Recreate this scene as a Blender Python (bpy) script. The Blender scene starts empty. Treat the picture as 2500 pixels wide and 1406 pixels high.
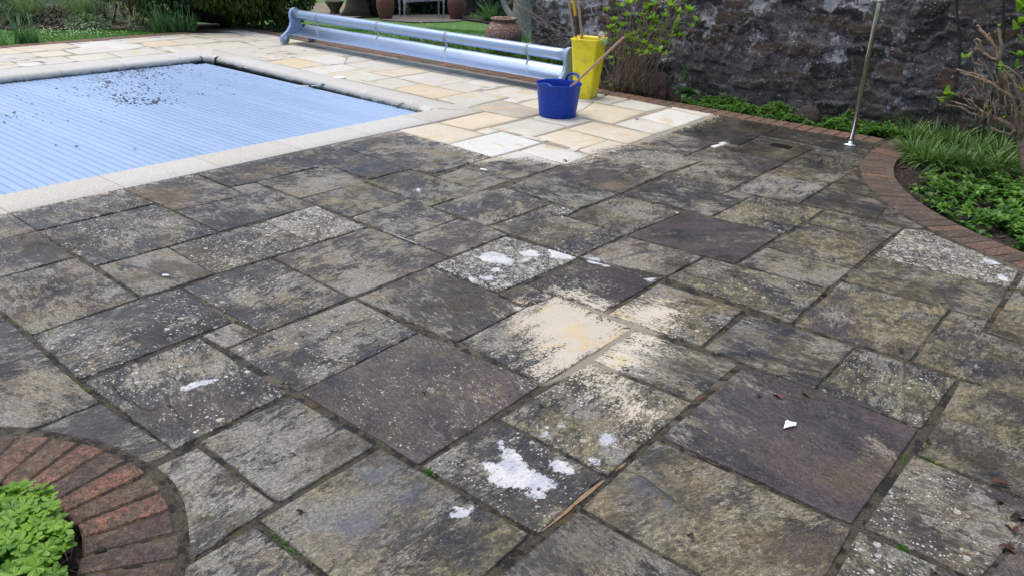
import bpy, bmesh, math, random
import numpy as np
from mathutils import Vector, Matrix, noise as mnoise
random.seed(7); rng = np.random.default_rng(7)
sc = bpy.context.scene
col = sc.collection
# ------------------------------------------------------------------ camera
H = 1.48; FPX = 1953.31
RW = np.array([[0.767444, 0.287044, -0.573267], [0.640320, -0.298646, 0.707673], [0.031930, -0.910174, -0.412994]])
cam = bpy.data.cameras.new('camera'); cam.sensor_width = 36; cam.lens = FPX / 2500 * 36; cam.clip_end = 500; cam.clip_start = .05
co = bpy.data.objects.new('camera', cam); col.objects.link(co)
co.matrix_world = Matrix(((RW[0][0], -RW[0][1], -RW[0][2], 0), (RW[1][0], -RW[1][1], -RW[1][2], 0), (RW[2][0], -RW[2][1], -RW[2][2], H), (0, 0, 0, 1)))
sc.camera = co
# ------------------------------------------------------------------ world, sun, exposure
SUN = Vector((-.30, -.05, 1.0)).normalized()
world = bpy.data.worlds.new('World'); sc.world = world; world.use_nodes = True
wn = world.node_tree; bg = wn.nodes['Background']; sky = wn.nodes.new('ShaderNodeTexSky'); sky.sky_type = 'NISHITA'; sky.sun_disc = False
sky.sun_elevation = math.asin(SUN.z); sky.sun_rotation = math.atan2(SUN.x, SUN.y); sky.air_density = 1.0; sky.dust_density = 3.5; sky.ozone_density = 1.0
wn.links.new(sky.outputs[0], bg.inputs[0]); bg.inputs[1].default_value = .15
sl = bpy.data.lights.new('sun', 'SUN'); sl.energy = 1.5; sl.angle = math.radians(50); sl.color = (1, .95, .87)
so = bpy.data.objects.new('sun', sl); col.objects.link(so); so.rotation_euler = SUN.to_track_quat('Z', 'Y').to_euler(); so.location = (0, 0, 12)
sc.view_settings.view_transform = 'Standard'; sc.view_settings.look = 'None'; sc.view_settings.gamma = 1
sc.view_settings.exposure = .50

# ------------------------------------------------------------------ survey helpers: a measured photo point -> a point on the ground
def ray(x, y):
    return RW @ np.array([x - 1250., y - 703., FPX])
def G(x, y, z=0.):
    r = ray(x, y); t = (z - H) / r[2]; return (r[0] * t, r[1] * t, z)
def PV(x, y, v):
    r = ray(x, y); t = v / r[1]; return (r[0] * t, v, H + r[2] * t)
def gz(u, v):
    d = math.hypot(u, v); return -.015 - .08 * min(max(d - 12.4, 0), 8) - 0.0 * d
def GG(x, y):
    r = ray(x, y); lo, hi = 0.001, 60 / math.hypot(r[0], r[1])
    for _ in range(50):
        m = (lo + hi) / 2
        if H + r[2] * m > gz(r[0] * m, r[1] * m): lo = m
        else: hi = m
    return Vector((r[0] * lo, r[1] * lo, H + r[2] * lo))

# ------------------------------------------------------------------ object helpers
def tag(o, label=None, cat=None, group=None, kind=None):
    if label: o['label'] = label
    if cat: o['category'] = cat
    if group: o['group'] = group
    if kind: o['kind'] = kind
    return o
def empty(name, loc=(0, 0, 0), label=None, cat=None, group=None):
    o = bpy.data.objects.new(name, None); o.location = loc; o.empty_display_size = .1; col.objects.link(o)
    return tag(o, label, cat, group)
class MB:
    def __init__(s): s.v = []; s.f = []; s.a = []; s.c = 0.
    def vert(s, p): s.v.append((p[0], p[1], p[2])); s.a.append(s.c); return len(s.v) - 1
    def face(s, *i): s.f.append(i)
    def poly(s, pts): s.f.append(tuple(s.vert(p) for p in pts))
    def tube(s, pts, rad, n=6, cap=True):
        pts = [Vector(p) for p in pts]; rings = []
        if not hasattr(rad, '__len__'): rad = [rad] * len(pts)
        pre = None
        for i, p in enumerate(pts):
            t = (pts[min(i + 1, len(pts) - 1)] - pts[max(i - 1, 0)])
            t = t.normalized() if t.length > 1e-9 else Vector((0, 0, 1))
            a = t.orthogonal().normalized() if pre is None else (pre - t * pre.dot(t))
            a = a.normalized() if a.length > 1e-6 else t.orthogonal().normalized()
            pre = a; b = t.cross(a)
            rings.append([s.vert(p + (a * math.cos(q) + b * math.sin(q)) * rad[i]) for q in [2 * math.pi * k / n for k in range(n)]])
        for A, B in zip(rings, rings[1:]):
            for k in range(n): s.face(A[k], A[(k + 1) % n], B[(k + 1) % n], B[k])
        if cap: s.face(*reversed(rings[0])); s.face(*rings[-1])
    def lathe(s, c, prof, n=32, ax=None):
        rings = []
        for r, z in prof:
            rings.append([s.vert((c[0] + r * math.cos(2 * math.pi * k / n), c[1] + r * math.sin(2 * math.pi * k / n), c[2] + z)) for k in range(n)])
        for A, B in zip(rings, rings[1:]):
            for k in range(n): s.face(A[k], A[(k + 1) % n], B[(k + 1) % n], B[k])
        return rings
    def box(s, c, d, rz=0, taper=1.):
        ca, sa = math.cos(rz), math.sin(rz); I = []
        for z in (-1, 1):
            t = taper if z > 0 else 1
            for x, y in ((-1, -1), (1, -1), (1, 1), (-1, 1)):
                X, Y = x * d[0] / 2 * t, y * d[1] / 2 * t
                I.append(s.vert((c[0] + X * ca - Y * sa, c[1] + X * sa + Y * ca, c[2] + z * d[2] / 2)))
        for q in ((3, 2, 1, 0), (4, 5, 6, 7), (0, 1, 5, 4), (1, 2, 6, 5), (2, 3, 7, 6), (3, 0, 4, 7)): s.face(*[I[k] for k in q])
    def blade(s, p, d, L, W, droop=.4, n=4, prof=None, fold=.15, side=None):
        """a leaf or grass blade: p base, d first direction, bends down by droop"""
        p = Vector(p); d = Vector(d).normalized(); up = Vector((0, 0, 1))
        sd = side if side is not None else d.cross(up)
        if sd.length < 1e-3: sd = Vector((random.uniform(-1, 1), random.uniform(-1, 1), 0))
        sd = Vector(sd).normalized(); rows = []
        for i in range(n + 1):
            t = i / n; w = (prof(t) if prof else (1 - t ** 2.5)) * W / 2; nn = sd.cross(d).normalized()
            rows.append((s.vert(p - sd * w + nn * fold * w), s.vert(p), s.vert(p + sd * w + nn * fold * w)) if fold else (s.vert(p - sd * w), s.vert(p + sd * w)))
            d = (d + Vector((0, 0, -droop / n))).normalized(); p = p + d * (L / n)
        for A, B in zip(rows, rows[1:]):
            for k in range(len(A) - 1): s.face(A[k], A[k + 1], B[k + 1], B[k])
    def build(s, name, mat, parent=None, smooth=True, origin=None, bevel=0, label=None, cat=None, group=None, kind=None, attr=True):
        me = bpy.data.meshes.new(name)
        me.from_pydata(s.v, [], s.f); me.update()
        if attr:
            at = me.attributes.new('cv', 'FLOAT', 'POINT'); at.data.foreach_set('value', np.array(s.a, dtype=np.float32))
        me.materials.append(mat)
        if smooth: me.polygons.foreach_set('use_smooth', [True] * len(me.polygons))
        o = bpy.data.objects.new(name, me); col.objects.link(o)
        if parent is not None:
            o.parent = parent; pl = parent_loc(parent); me.transform(Matrix.Translation(-pl))
        elif origin is not None:
            me.transform(Matrix.Translation(-Vector(origin))); o.location = origin
        if bevel:
            m = o.modifiers.new('bevel', 'BEVEL'); m.width = bevel; m.segments = 2; m.limit_method = 'ANGLE'; m.angle_limit = .6
        return tag(o, label, cat, group, kind)
def parent_loc(o):
    l = Vector(o.location)
    return l + (parent_loc(o.parent) if o.parent else Vector((0, 0, 0)))
def lerp(a, b, t): return a + (b - a) * t

# numpy gradient-free value noise (vectorised)
def _h(ix, iy, seed):
    n = (ix * 374761393 + iy * 668265263 + seed * 1442695041) & 0x7fffffff
    n = ((n ^ (n >> 13)) * 1274126177) & 0x7fffffff
    return ((n ^ (n >> 16)) & 0xffff) / 65535.
def vnoise(x, y, seed=0, oct=3):
    x = np.asarray(x, float); y = np.asarray(y, float); r = 0; a = 1; tot = 0
    for o in range(oct):
        ix = np.floor(x).astype(np.int64); iy = np.floor(y).astype(np.int64); fx = x - ix; fy = y - iy
        fx = fx * fx * (3 - 2 * fx); fy = fy * fy * (3 - 2 * fy); s = seed + o * 17
        r = r + a * ((_h(ix, iy, s) * (1 - fx) + _h(ix + 1, iy, s) * fx) * (1 - fy) + (_h(ix, iy + 1, s) * (1 - fx) + _h(ix + 1, iy + 1, s) * fx) * fy)
        tot += a; a *= .5; x = x * 2.03 + 5.1; y = y * 2.03 + 1.7
    return r / tot
def sdpoly(P, poly):
    """signed distance, positive inside; P (n,2)"""
    poly = np.asarray(poly, float); n = len(poly); d = np.full(len(P), 1e9); ins = np.zeros(len(P), bool)
    for i in range(n):
        a = poly[i]; b = poly[(i + 1) % n]; ab = b - a; ap = P - a
        t = np.clip((ap @ ab) / max(ab @ ab, 1e-12), 0, 1)
        d = np.minimum(d, np.hypot(*(ap - t[:, None] * ab).T))
        c = ((a[1] > P[:, 1]) != (b[1] > P[:, 1]))
        with np.errstate(divide='ignore', invalid='ignore'):
            xi = (b[0] - a[0]) * (P[:, 1] - a[1]) / (b[1] - a[1]) + a[0]
        ins ^= c & (P[:, 0] < xi)
    return np.where(ins, d, -d)
def gp(L): return [G(*p)[:2] for p in L]

# ------------------------------------------------------------------ node helpers
class NT:
    def __init__(s, name):
        s.m = bpy.data.materials.new(name); s.m.use_nodes = True; s.t = s.m.node_tree; s.t.nodes.clear()
        s.out = s.t.nodes.new('ShaderNodeOutputMaterial')
    def n(s, typ, props=None, **inp):
        nd = s.t.nodes.new('ShaderNode' + typ)
        for k, v in (props or {}).items(): setattr(nd, k, v)
        for k, v in inp.items():
            key = int(k[1:]) if k[0] == 'i' and k[1:].isdigit() else k.replace('_', ' ')
            s.set(nd.inputs[key], v)
        return nd
    def set(s, sock, v):
        if hasattr(v, 'is_output'): s.t.links.new(v, sock)
        elif isinstance(v, bpy.types.Node): s.t.links.new(v.outputs[0], sock)
        else:
            if sock.type == 'RGBA' and len(v) == 3: v = (*v, 1)
            sock.default_value = v
    def math(s, op, a, b=0., c=None):
        nd = s.t.nodes.new('ShaderNodeMath'); nd.operation = op; s.set(nd.inputs[0], a); s.set(nd.inputs[1], b)
        if c is not None: s.set(nd.inputs[2], c)
        return nd.outputs[0]
    def add(s, a, b): return s.math('ADD', a, b)
    def mul(s, a, b): return s.math('MULTIPLY', a, b)
    def mad(s, a, b, c): return s.math('MULTIPLY_ADD', a, b, c)
    def step(s, x, lo, hi):
        nd = s.t.nodes.new('ShaderNodeMapRange'); nd.interpolation_type = 'SMOOTHSTEP'
        s.set(nd.inputs[0], x); s.set(nd.inputs[1], lo); s.set(nd.inputs[2], hi); return nd.outputs[0]
    def mix(s, f, a, b, mode='MIX'):
        nd = s.t.nodes.new('ShaderNodeMix'); nd.data_type = 'RGBA'; nd.blend_type = mode
        s.set(nd.inputs[0], f); s.set(nd.inputs[6], a); s.set(nd.inputs[7], b); return nd.outputs[2]
    def fmix(s, f, a, b):
        nd = s.t.nodes.new('ShaderNodeMix'); nd.data_type = 'FLOAT'
        s.set(nd.inputs[0], f); s.set(nd.inputs[2], a); s.set(nd.inputs[3], b); return nd.outputs[0]
    def noise(s, vec, scale, detail=4, rough=.6, dist=0.):
        nd = s.n('TexNoise', None, Vector=vec, Scale=scale, Detail=detail, Roughness=rough, Distortion=dist); return nd.outputs[0]
    def vor(s, vec, scale, rnd=1.):
        nd = s.n('TexVoronoi', None, Vector=vec, Scale=scale, Randomness=rnd); return nd
    def attr(s, name, kind='Vector'):
        nd = s.n('Attribute', {'attribute_name': name}); return nd.outputs[kind]
    def sep(s, v):
        nd = s.n('SeparateXYZ', None, Vector=v); return nd.outputs
    def stretch(s, v, sx, sy, sz=1.):
        nd = s.t.nodes.new('ShaderNodeVectorMath'); nd.operation = 'MULTIPLY'; s.set(nd.inputs[0], v); nd.inputs[1].default_value = (sx, sy, sz); return nd.outputs[0]
    def obj(s): return s.n('TexCoord').outputs['Object']
    def pos(s): return s.n('NewGeometry').outputs['Position']
    def bump(s, h, dist, strength=1., normal=None):
        nd = s.n('Bump', None, Height=h, Distance=dist, Strength=strength)
        if normal is not None: s.set(nd.inputs['Normal'], normal)
        return nd.outputs[0]
    def pbsdf(s, **k):
        nd = s.n('BsdfPrincipled', None, **k); s.t.links.new(nd.outputs[0], s.out.inputs[0]); return nd
    def ramp(s, f, stops):
        nd = s.t.nodes.new('ShaderNodeValToRGB'); s.set(nd.inputs[0], f); e = nd.color_ramp.elements
        while len(e) < len(stops): e.new(.5)
        for el, (p, c) in zip(e, stops): el.position = p; el.color = (*c, 1)
        return nd.outputs[0]

def mat_simple(name, colr, rough=.5, noise=0., scale=20, bump=0., metal=0., spec=.5, coat=0., dirt=None):
    t = NT(name); v = t.obj(); n = t.noise(v, scale, 5, .65)
    c = t.mix(t.mul(noise, t.step(n, .35, .65)), colr, tuple(x * .55 for x in colr)) if noise else colr
    if dirt: c = t.mix(t.mul(dirt[1], t.step(t.noise(v, dirt[2], 6, .7), .5, .68)), c, dirt[0])
    k = dict(Base_Color=c, Roughness=rough, Metallic=metal)
    if bump: k['Normal'] = t.bump(t.noise(v, scale * 2, 5, .6), bump)
    b = t.pbsdf(**k); b.inputs['Specular IOR Level'].default_value = spec
    if coat: b.inputs['Coat Weight'].default_value = coat
    return t.m
def mat_leaf(name, dark, light, rough=.5, trans=.3, third=None):
    t = NT(name); cv = t.attr('cv', 'Fac'); v = t.obj(); n = t.noise(v, 25, 3)
    f = t.math('ADD', t.mul(cv, .8), t.mul(t.math('SUBTRACT', n, .5), .5))
    st = [(0, dark), (1, light)] if third is None else [(0, dark), (.7, light), (1, third)]
    c = t.ramp(f, st)
    b = t.n('BsdfPrincipled', None, Base_Color=c, Roughness=rough); b.inputs['Specular IOR Level'].default_value = .35
    tr = t.n('BsdfTranslucent', None, Color=t.mix(.5, c, (light[0] * 1.3, light[1] * 1.5, light[2] * .6)))
    mx = t.n('MixShader', None, Fac=trans, i1=b, i2=tr); t.t.links.new(mx.outputs[0], t.out.inputs[0])
    return t.m

# ---------- weathered / cleaned sandstone
def mat_stone():
    t = NT('sandstone_paving'); tc = t.attr('tc'); p1 = t.sep(t.attr('p1')); p2 = t.sep(t.attr('p2')); fl = t.sep(t.attr('fld')); cc = t.attr('cc', 'Color')
    big = t.noise(tc, 3.2, 3, .55); st = t.stretch(tc, .32, 1, 1)
    mid = t.noise(st, 26, 7, .72, .4); fine = t.noise(t.stretch(tc, .55, 1, 1), 120, 5, .75); grit = t.noise(tc, 420, 3, .7)
    med = t.noise(tc, 9, 5, .65, .6)
    # crust of dark lichen and grime with pale stone showing through
    spk = t.noise(t.stretch(tc, .42, 1, 1), 62, 6, .78, .5)
    m = t.add(t.mul(spk, .62), t.mul(mid, .38)); m = t.add(m, t.mul(t.math('SUBTRACT', fine, .5), .25)); m = t.add(m, t.mul(t.math('SUBTRACT', med, .5), .34)); m = t.add(m, t.mul(t.math('SUBTRACT', big, .5), .40))
    m = t.add(m, t.mul(t.math('SUBTRACT', grit, .5), .16)); wp = t.pos(); m = t.add(m, t.mul(t.math('SUBTRACT', t.noise(wp, 1.7, 4, .6), .5), .42)); m = t.add(m, t.mul(t.math('SUBTRACT', t.noise(wp, 7, 5, .65), .5), .30)); m = t.mad(p1[0], .085, m)
    cream = t.step(m, .494, .534)
    brk = t.step(t.noise(t.stretch(tc, .5, 1, 1), 170, 3, .8), .44, .56)
    cream = t.mul(cream, t.mad(brk, .62, .38))
    cream = t.math('MAXIMUM', cream, t.mul(.75, t.step(t.add(t.noise(t.stretch(tc, .6, 1, 1), 210, 3, .7), t.mul(t.math('SUBTRACT', m, .5), 1.6)), .555, .60)))
    dark = t.mix(t.step(t.noise(tc, 14, 5, .6), .35, .65), (.016, .016, .020), (.040, .038, .042))
    dark = t.mix(t.mul(p1[2], t.step(t.noise(st, 7, 4, .6), .3, .62)), dark, (.062, .046, .050))
    dark = t.mix(t.mul(.55, t.step(t.noise(tc, 150, 4, .8), .53, .60)), dark, (.090, .086, .082))
    pale = t.mix(t.step(t.noise(tc, 6, 4, .6), .42, .64), (.31, .305, .265), (.29, .25, .175))
    pale = t.mix(t.step(grit, .3, .7), t.mix(.45, pale, (.12, .11, .09)), pale)
    yel = t.mul(p1[1], t.step(t.add(t.mul(t.noise(tc, 4.3, 5, .65), .75), t.mul(fine, .25)), .42, .56))
    yc = t.mix(t.step(t.noise(tc, 30, 5, .7), .42, .6), (.080, .072, .034), (.25, .215, .115))
    crust = t.mix(t.mul(cream, .80), dark, pale); crust = t.mix(t.mul(yel, .80), crust, yc)
    stn = t.step(t.add(t.mul(t.noise(wp, 2.6, 5, .65), .75), t.mul(mid, .25)), .53, .62); crust = t.mix(t.mul(stn, .72), crust, t.mix(fine, (.022, .019, .016), (.075, .062, .040)))
    blk = t.step(t.noise(t.stretch(tc, .5, 1, 1), 11, 6, .75, .8), .56, .62); crust = t.mix(t.mul(blk, .6), crust, (.017, .017, .019))
    crust = t.mix(t.mul(t.step(t.noise(tc, 2.3, 4, .6), .52, .68), t.mul(p2[2], .6)), crust, t.mix(fine, (.10, .075, .04), (.24, .17, .09)))
    # round lichen discs, three sizes
    w = t.n('VectorMath', {'operation': 'ADD'}, i0=tc, i1=t.n('VectorMath', {'operation': 'SCALE'}, i0=t.n('TexNoise', None, Vector=tc, Scale=60.).outputs[1], Scale=.006).outputs[0]).outputs[0]
    spots = None
    for sc_, th, k in ((30, .42, .95), (62, .40, 1.1), (120, .46, 1.25), (14, .30, .75)):
        vo = t.vor(w, sc_, .95); rnd = t.sep(vo.outputs['Color'])
        r = t.mul(th, t.step(t.add(t.mul(rnd[0], .8), t.mul(t.mul(p2[0], k), .50)), .84, 1.12))
        r = t.mul(r, t.step(t.add(t.noise(tc, 5, 3), t.mul(p2[0], .16)), .47, .60))
        s_ = t.step(t.math('SUBTRACT', r, vo.outputs['Distance']), 0., .10); spots = s_ if spots is None else t.math('MAXIMUM', spots, s_)
    crust = t.mix(t.mul(spots, t.mad(fine, .8, .42)), crust, (.45, .445, .40))
    lum = t.n('CombineXYZ', None, X=p2[1], Y=p2[1], Z=p2[1]).outputs[0]
    crust = t.mix(1., crust, lum, 'MULTIPLY')
    gr = t.mad(t.step(t.noise(t.stretch(tc, .7, 1, 1), 260, 3, .8), .40, .60), 1.05, .60); gr = t.mul(gr, t.mad(t.step(t.noise(t.stretch(tc, .6, 1, 1), 95, 4, .75), .40, .62), .75, .68)); gv = t.n('CombineXYZ', None, X=gr, Y=gr, Z=gr).outputs[0]; crust = t.mix(.72, crust, gv, 'MULTIPLY')
    # cleaned stone
    cb = t.mix(t.mul(.45, t.step(t.noise(t.stretch(tc, .25, 1, 1), 9, 5, .6), .45, .7)), cc, t.mix(.5, cc, (.62, .52, .38)))
    cb = t.mix(t.mul(.55, t.step(t.noise(t.stretch(tc, .5, 1, 1), 6.5, 4, .5, .8), .58, .64)), cb, (.55, .40, .20))
    cb = t.mix(t.mul(.35, t.step(fine, .52, .62)), cb, (.33, .29, .21)); cb = t.mix(t.mul(.25, t.step(t.noise(tc, 3.7, 4), .5, .7)), cb, (.66, .66, .62))
    cb = t.mix(t.mul(.35, t.step(t.noise(tc, 6.1, 7, .75), .585, .66)), cb, (.24, .21, .15))
    csd = t.add(t.add(fl[0], t.mul(t.math('SUBTRACT', mid, .5), .42)), t.add(t.mul(t.math('SUBTRACT', fine, .5), .75), t.mul(t.math('SUBTRACT', med, .5), .10)))
    cm = t.step(csd, -.012, .022)
    c = t.mix(cm, crust, cb)
    # white bloom
    wsd = t.add(fl[1], t.add(t.mul(t.math('SUBTRACT', t.noise(tc, 38, 6, .72), .5), .085), t.mul(t.math('SUBTRACT', grit, .5), .03)))
    wm = t.mul(t.step(wsd, -.001, .003), t.math('SUBTRACT', 1., t.mul(.8, t.step(t.noise(t.stretch(tc, .5, 1, 1), 85, 6, .8), .55, .62))))
    c = t.mix(wm, c, t.mix(t.step(t.noise(tc, 12, 3), .4, .6), (.44, .46, .51), (.60, .60, .60)))
    # wet and standing water
    wet = t.step(t.add(fl[2], t.mul(t.math('SUBTRACT', med, .5), .12)), -.05, .03)
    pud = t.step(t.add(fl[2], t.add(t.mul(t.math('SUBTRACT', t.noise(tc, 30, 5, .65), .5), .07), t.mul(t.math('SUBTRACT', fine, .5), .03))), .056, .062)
    c = t.mix(t.mul(wet, .45), c, t.mix(1., c, (.45, .45, .47), 'MULTIPLY'))
    rough = t.fmix(cream, .46, .66); rough = t.mad(t.math('SUBTRACT', t.noise(wp, 3.1, 3, .55), .5), 1.5, rough); rough = t.fmix(cm, rough, .55)
    rough = t.fmix(t.mul(wet, .75), rough, .22); rough = t.fmix(pud, rough, .03); c = t.mix(t.mul(pud, .5), c, (.055, .055, .058)); rough = t.fmix(wm, rough, .8)  # puddles also pulled towards flat grey, sky reflection painted into the colour
    hgt = t.add(t.mul(mid, .5), t.add(t.mul(fine, .22), t.mul(med, .5))); hgt = t.add(hgt, t.mul(cream, -.08))
    nrm = t.bump(hgt, .018, t.fmix(pud, t.fmix(cm, .75, .28), 0.))
    b = t.pbsdf(Base_Color=c, Roughness=rough, Normal=nrm); t.set(b.inputs['Specular IOR Level'], t.fmix(pud, t.fmix(wet, .28, .6), .9))
    return t.m
def mat_mortar():
    t = NT('joint_mortar'); v = t.pos(); f = t.noise(v, 130, 6, .75); b_ = t.noise(v, 5, 4, .6); cl = t.attr('cl', 'Fac')
    c = t.mix(t.step(f, .35, .65), (.032, .028, .019), (.105, .090, .060)); c = t.mix(t.step(t.noise(v, 3, 3), .5, .65), c, t.mix(f, (.08, .07, .055), (.19, .165, .12)))
    c = t.mix(t.mul(.7, t.step(t.noise(v, 9, 5, .7), .57, .64)), c, t.mix(f, (.04, .045, .012), (.13, .13, .03)))
    c = t.mix(t.mul(.8, t.step(t.noise(v, 6.3, 5, .7), .60, .66)), c, (.16, .075, .02)); c = t.mix(t.step(t.noise(v, 16, 4, .7), .50, .57), c, (.014, .012, .009))
    c = t.mix(t.step(cl, .4, .6), c, t.mix(f, (.26, .23, .17), (.42, .38, .30)))
    t.pbsdf(Base_Color=c, Roughness=.85, Normal=t.bump(t.add(f, b_), .012)); return t.m
def mat_brick():
    t = NT('weathered_brick'); cv = t.attr('cv', 'Fac'); v = t.obj(); st = t.stretch(v, 1, 1, 1)
    n = t.noise(v, 22, 6, .7); f = t.noise(v, 140, 5, .75)
    c = t.ramp(cv, [(0, (.048, .036, .030)), (.35, (.125, .078, .052)), (.7, (.215, .115, .068)), (1, (.33, .140, .082))])
    c = t.mix(t.mul(.85, t.step(t.add(n, t.mul(t.math('SUBTRACT', f, .5), .8)), .44, .55)), c, t.mix(f, (.028, .026, .026), (.10, .085, .068)))
    c = t.mix(t.mul(.6, t.step(t.noise(v, 9, 5, .7), .48, .60)), c, (.15, .125, .080)); c = t.mix(t.mul(.55, t.step(t.noise(v, 75, 4, .7), .55, .62)), c, (.03, .026, .022)); c = t.mix(t.mul(.35, f), c, (.26, .15, .11))
    gr = t.mad(t.step(t.noise(v, 210, 4, .8), .38, .62), .95, .50); gr = t.mul(gr, t.mad(t.step(t.noise(v, 48, 5, .75), .38, .62), .8, .6)); c = t.mix(.9, c, t.n('CombineXYZ', None, X=gr, Y=gr, Z=gr).outputs[0], 'MULTIPLY')
    t.pbsdf(Base_Color=c, Roughness=.7, Normal=t.bump(t.add(t.mul(n, 1.5), f), .012)); return t.m
def mat_wall():
    t = NT('old_stone_wall'); st = t.sep(t.attr('st')); v = t.obj(); z = t.sep(v)
    f = t.noise(v, 60, 6, .75); m_ = t.noise(v, 12, 6, .7); b_ = t.noise(v, 2.2, 4, .6)
    c = t.ramp(st[0], [(0, (.016, .013, .012)), (.3, (.028, .021, .018)), (.5, (.055, .038, .028)), (.68, (.10, .075, .045)), (.8, (.085, .046, .038)), (1, (.13, .112, .085))])
    c = t.mix(t.mul(.5, t.step(f, .46, .62)), c, t.mix(m_, (.03, .03, .03), (.13, .11, .10)))
    mort = t.mix(t.step(t.add(t.mul(f, .6), t.mul(m_, .4)), .42, .58), (.060, .052, .056), (.195, .172, .182))
    c = t.mix(st[1], c, mort)
    c = t.mix(t.mul(.5, t.step(m_, .56, .64)), c, t.mix(f, (.08, .09, .09), (.20, .21, .22)))
    # old limewash
    lw = t.add(t.mul(t.noise(v, 3.2, 3, .5), .55), t.add(t.mul(t.noise(v, 22, 6, .75, .5), .45), t.mul(st[1], .05)))
    lw = t.add(lw, t.mul(z[2], .045)); lw = t.add(lw, t.mul(z[0], -.012))
    c = t.mix(t.mul(.85, t.step(lw, .662, .682)), c, t.mix(f, (.28, .28, .33), (.58, .58, .62)))
    w = t.n('VectorMath', {'operation': 'ADD'}, i0=v, i1=t.n('VectorMath', {'operation': 'SCALE'}, i0=t.n('TexNoise', None, Vector=v, Scale=30.).outputs[1], Scale=.03).outputs[0]).outputs[0]
    for s_, th, lo in ((7, .30, .74), (16, .35, .62), (45, .42, .52)):
        vo = t.vor(w, s_, 1.); r = t.mul(th, t.step(t.sep(vo.outputs['Color'])[0], lo, 1.1))
        c = t.mix(t.mul(.8, t.step(t.math('SUBTRACT', r, vo.outputs['Distance']), 0., .05)), c, t.mix(f, (.22, .25, .24), (.46, .48, .47)))
    gr = t.mul(t.math('SUBTRACT', 1., t.step(z[2], .05, .5)), t.step(m_, .40, .60))
    c = t.mix(t.mul(gr, .55), c, t.mix(f, (.035, .045, .03), (.10, .115, .085)))
    c = t.mix(1., c, (1.35, 1.32, 1.28), 'MULTIPLY')
    t.pbsdf(Base_Color=c, Roughness=.85, Normal=t.bump(t.add(t.mul(m_, 1.), f), .035)); return t.m
def mat_soil():
    t = NT('dark_soil'); v = t.obj(); f = t.noise(v, 70, 6, .75)
    c = t.mix(t.step(f, .4, .62), (.010, .007, .005), (.045, .030, .022)); c = t.mix(t.step(t.vor(v, 60).outputs[0], .2, .1), c, (.07, .045, .03))
    t.pbsdf(Base_Color=c, Roughness=.95, Normal=t.bump(f, .02)); return t.m
def mat_lawn():
    t = NT('lawn'); v = t.obj(); f = t.noise(v, 60, 5, .7); b_ = t.noise(v, .55, 4, .6); s_ = t.noise(v, 7, 4, .6); d = t.sep(v)
    c = t.mix(t.step(f, .35, .65), (.03, .10, .010), (.085, .24, .022)); c = t.mix(t.mul(.5, t.step(s_, .4, .65)), c, (.11, .24, .025))
    far = t.mul(t.math('GREATER_THAN', t.math('SUBTRACT', t.mul(d[0], -1.), 0.), 13.2), t.step(b_, .46, .56))
    c = t.mix(t.mul(.7, far), c, t.mix(f, (.09, .08, .04), (.22, .19, .11)))
    t.pbsdf(Base_Color=c, Roughness=.8, Normal=t.bump(f, .03)); return t.m
def mat_cover():
    t = NT('pool_cover_slats'); v = t.obj(); f = t.noise(t.stretch(v, .3, 1, 1), 9, 5, .6); d = t.noise(v, 3, 5, .7); cv = t.attr('cv', 'Fac')
    c = t.mix(cv, (.29, .41, .61), (.25, .36, .55)); c = t.mix(t.mul(.25, t.step(d, .5, .7)), c, (.30, .36, .48)); c = t.mix(t.mul(.5, t.step(t.noise(v, 40, 6, .8), .66, .74)), c, (.12, .13, .15))
    b = t.pbsdf(Base_Color=c, Roughness=t.mad(f, .25, .22), Normal=t.bump(f, .002, .4)); b.inputs['Specular IOR Level'].default_value = .5; return t.m
def mat_coping():
    t = NT('concrete_coping'); v = t.obj(); f = t.noise(v, 60, 6, .75); z = t.sep(v); m_ = t.noise(v, 9, 5, .7); cv = t.attr('cv', 'Fac')
    c = t.mix(t.step(f, .35, .65), (.36, .35, .30), (.52, .50, .44)); c = t.mix(t.mul(.35, t.step(m_, .45, .65)), c, (.40, .38, .30)); c = t.mix(t.mul(cv, .45), c, (.56, .58, .62))
    c = t.mix(t.mul(.7, t.step(t.noise(v, 200, 3, .8), .66, .72)), c, (.14, .13, .11))
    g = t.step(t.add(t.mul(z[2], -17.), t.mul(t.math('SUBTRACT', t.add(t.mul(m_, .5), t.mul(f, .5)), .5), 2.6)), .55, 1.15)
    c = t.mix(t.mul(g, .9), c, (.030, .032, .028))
    t.pbsdf(Base_Color=c, Roughness=.75, Normal=t.bump(f, .002)); return t.m

M = {}
M['stone'] = mat_stone(); M['mortar'] = mat_mortar(); M['brick'] = mat_brick(); M['wall'] = mat_wall(); M['soil'] = mat_soil(); M['lawn'] = mat_lawn()
M['cover'] = mat_cover(); M['coping'] = mat_coping()
M['reel'] = mat_simple('brushed_aluminium', (.37, .47, .63), .33, .08, 12, .0006, .8)
M['reelplastic'] = mat_simple('grey_blue_plastic', (.27, .37, .56), .42, .15, 9, .0008)
M['strap'] = mat_simple('grey_webbing', (.30, .33, .40), .6, .2, 60)
M['cord'] = mat_simple('white_cord', (.75, .76, .78), .6)
M['yellow'] = mat_simple('yellow_plastic', (.90, .76, .022), .40, .10, 7, .001, dirt=((.28, .22, .06), .55, 9))
M['blue'] = mat_simple('blue_rubber', (.002, .040, .36), .45, .25, 8, .0012, dirt=((.03, .09, .34), .5, 30), spec=.3)
M['wood'] = mat_simple('pale_wooden_handle', (.50, .32, .21), .6, .35, 30, .001)
M['wood2'] = mat_simple('weathered_wooden_handle', (.36, .26, .17), .7, .4, 30, .001)
M['black'] = mat_simple('black_rubber', (.02, .02, .022), .5)
M['yellowpole'] = mat_simple('yellow_fibreglass', (.80, .52, .02), .35)
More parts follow.
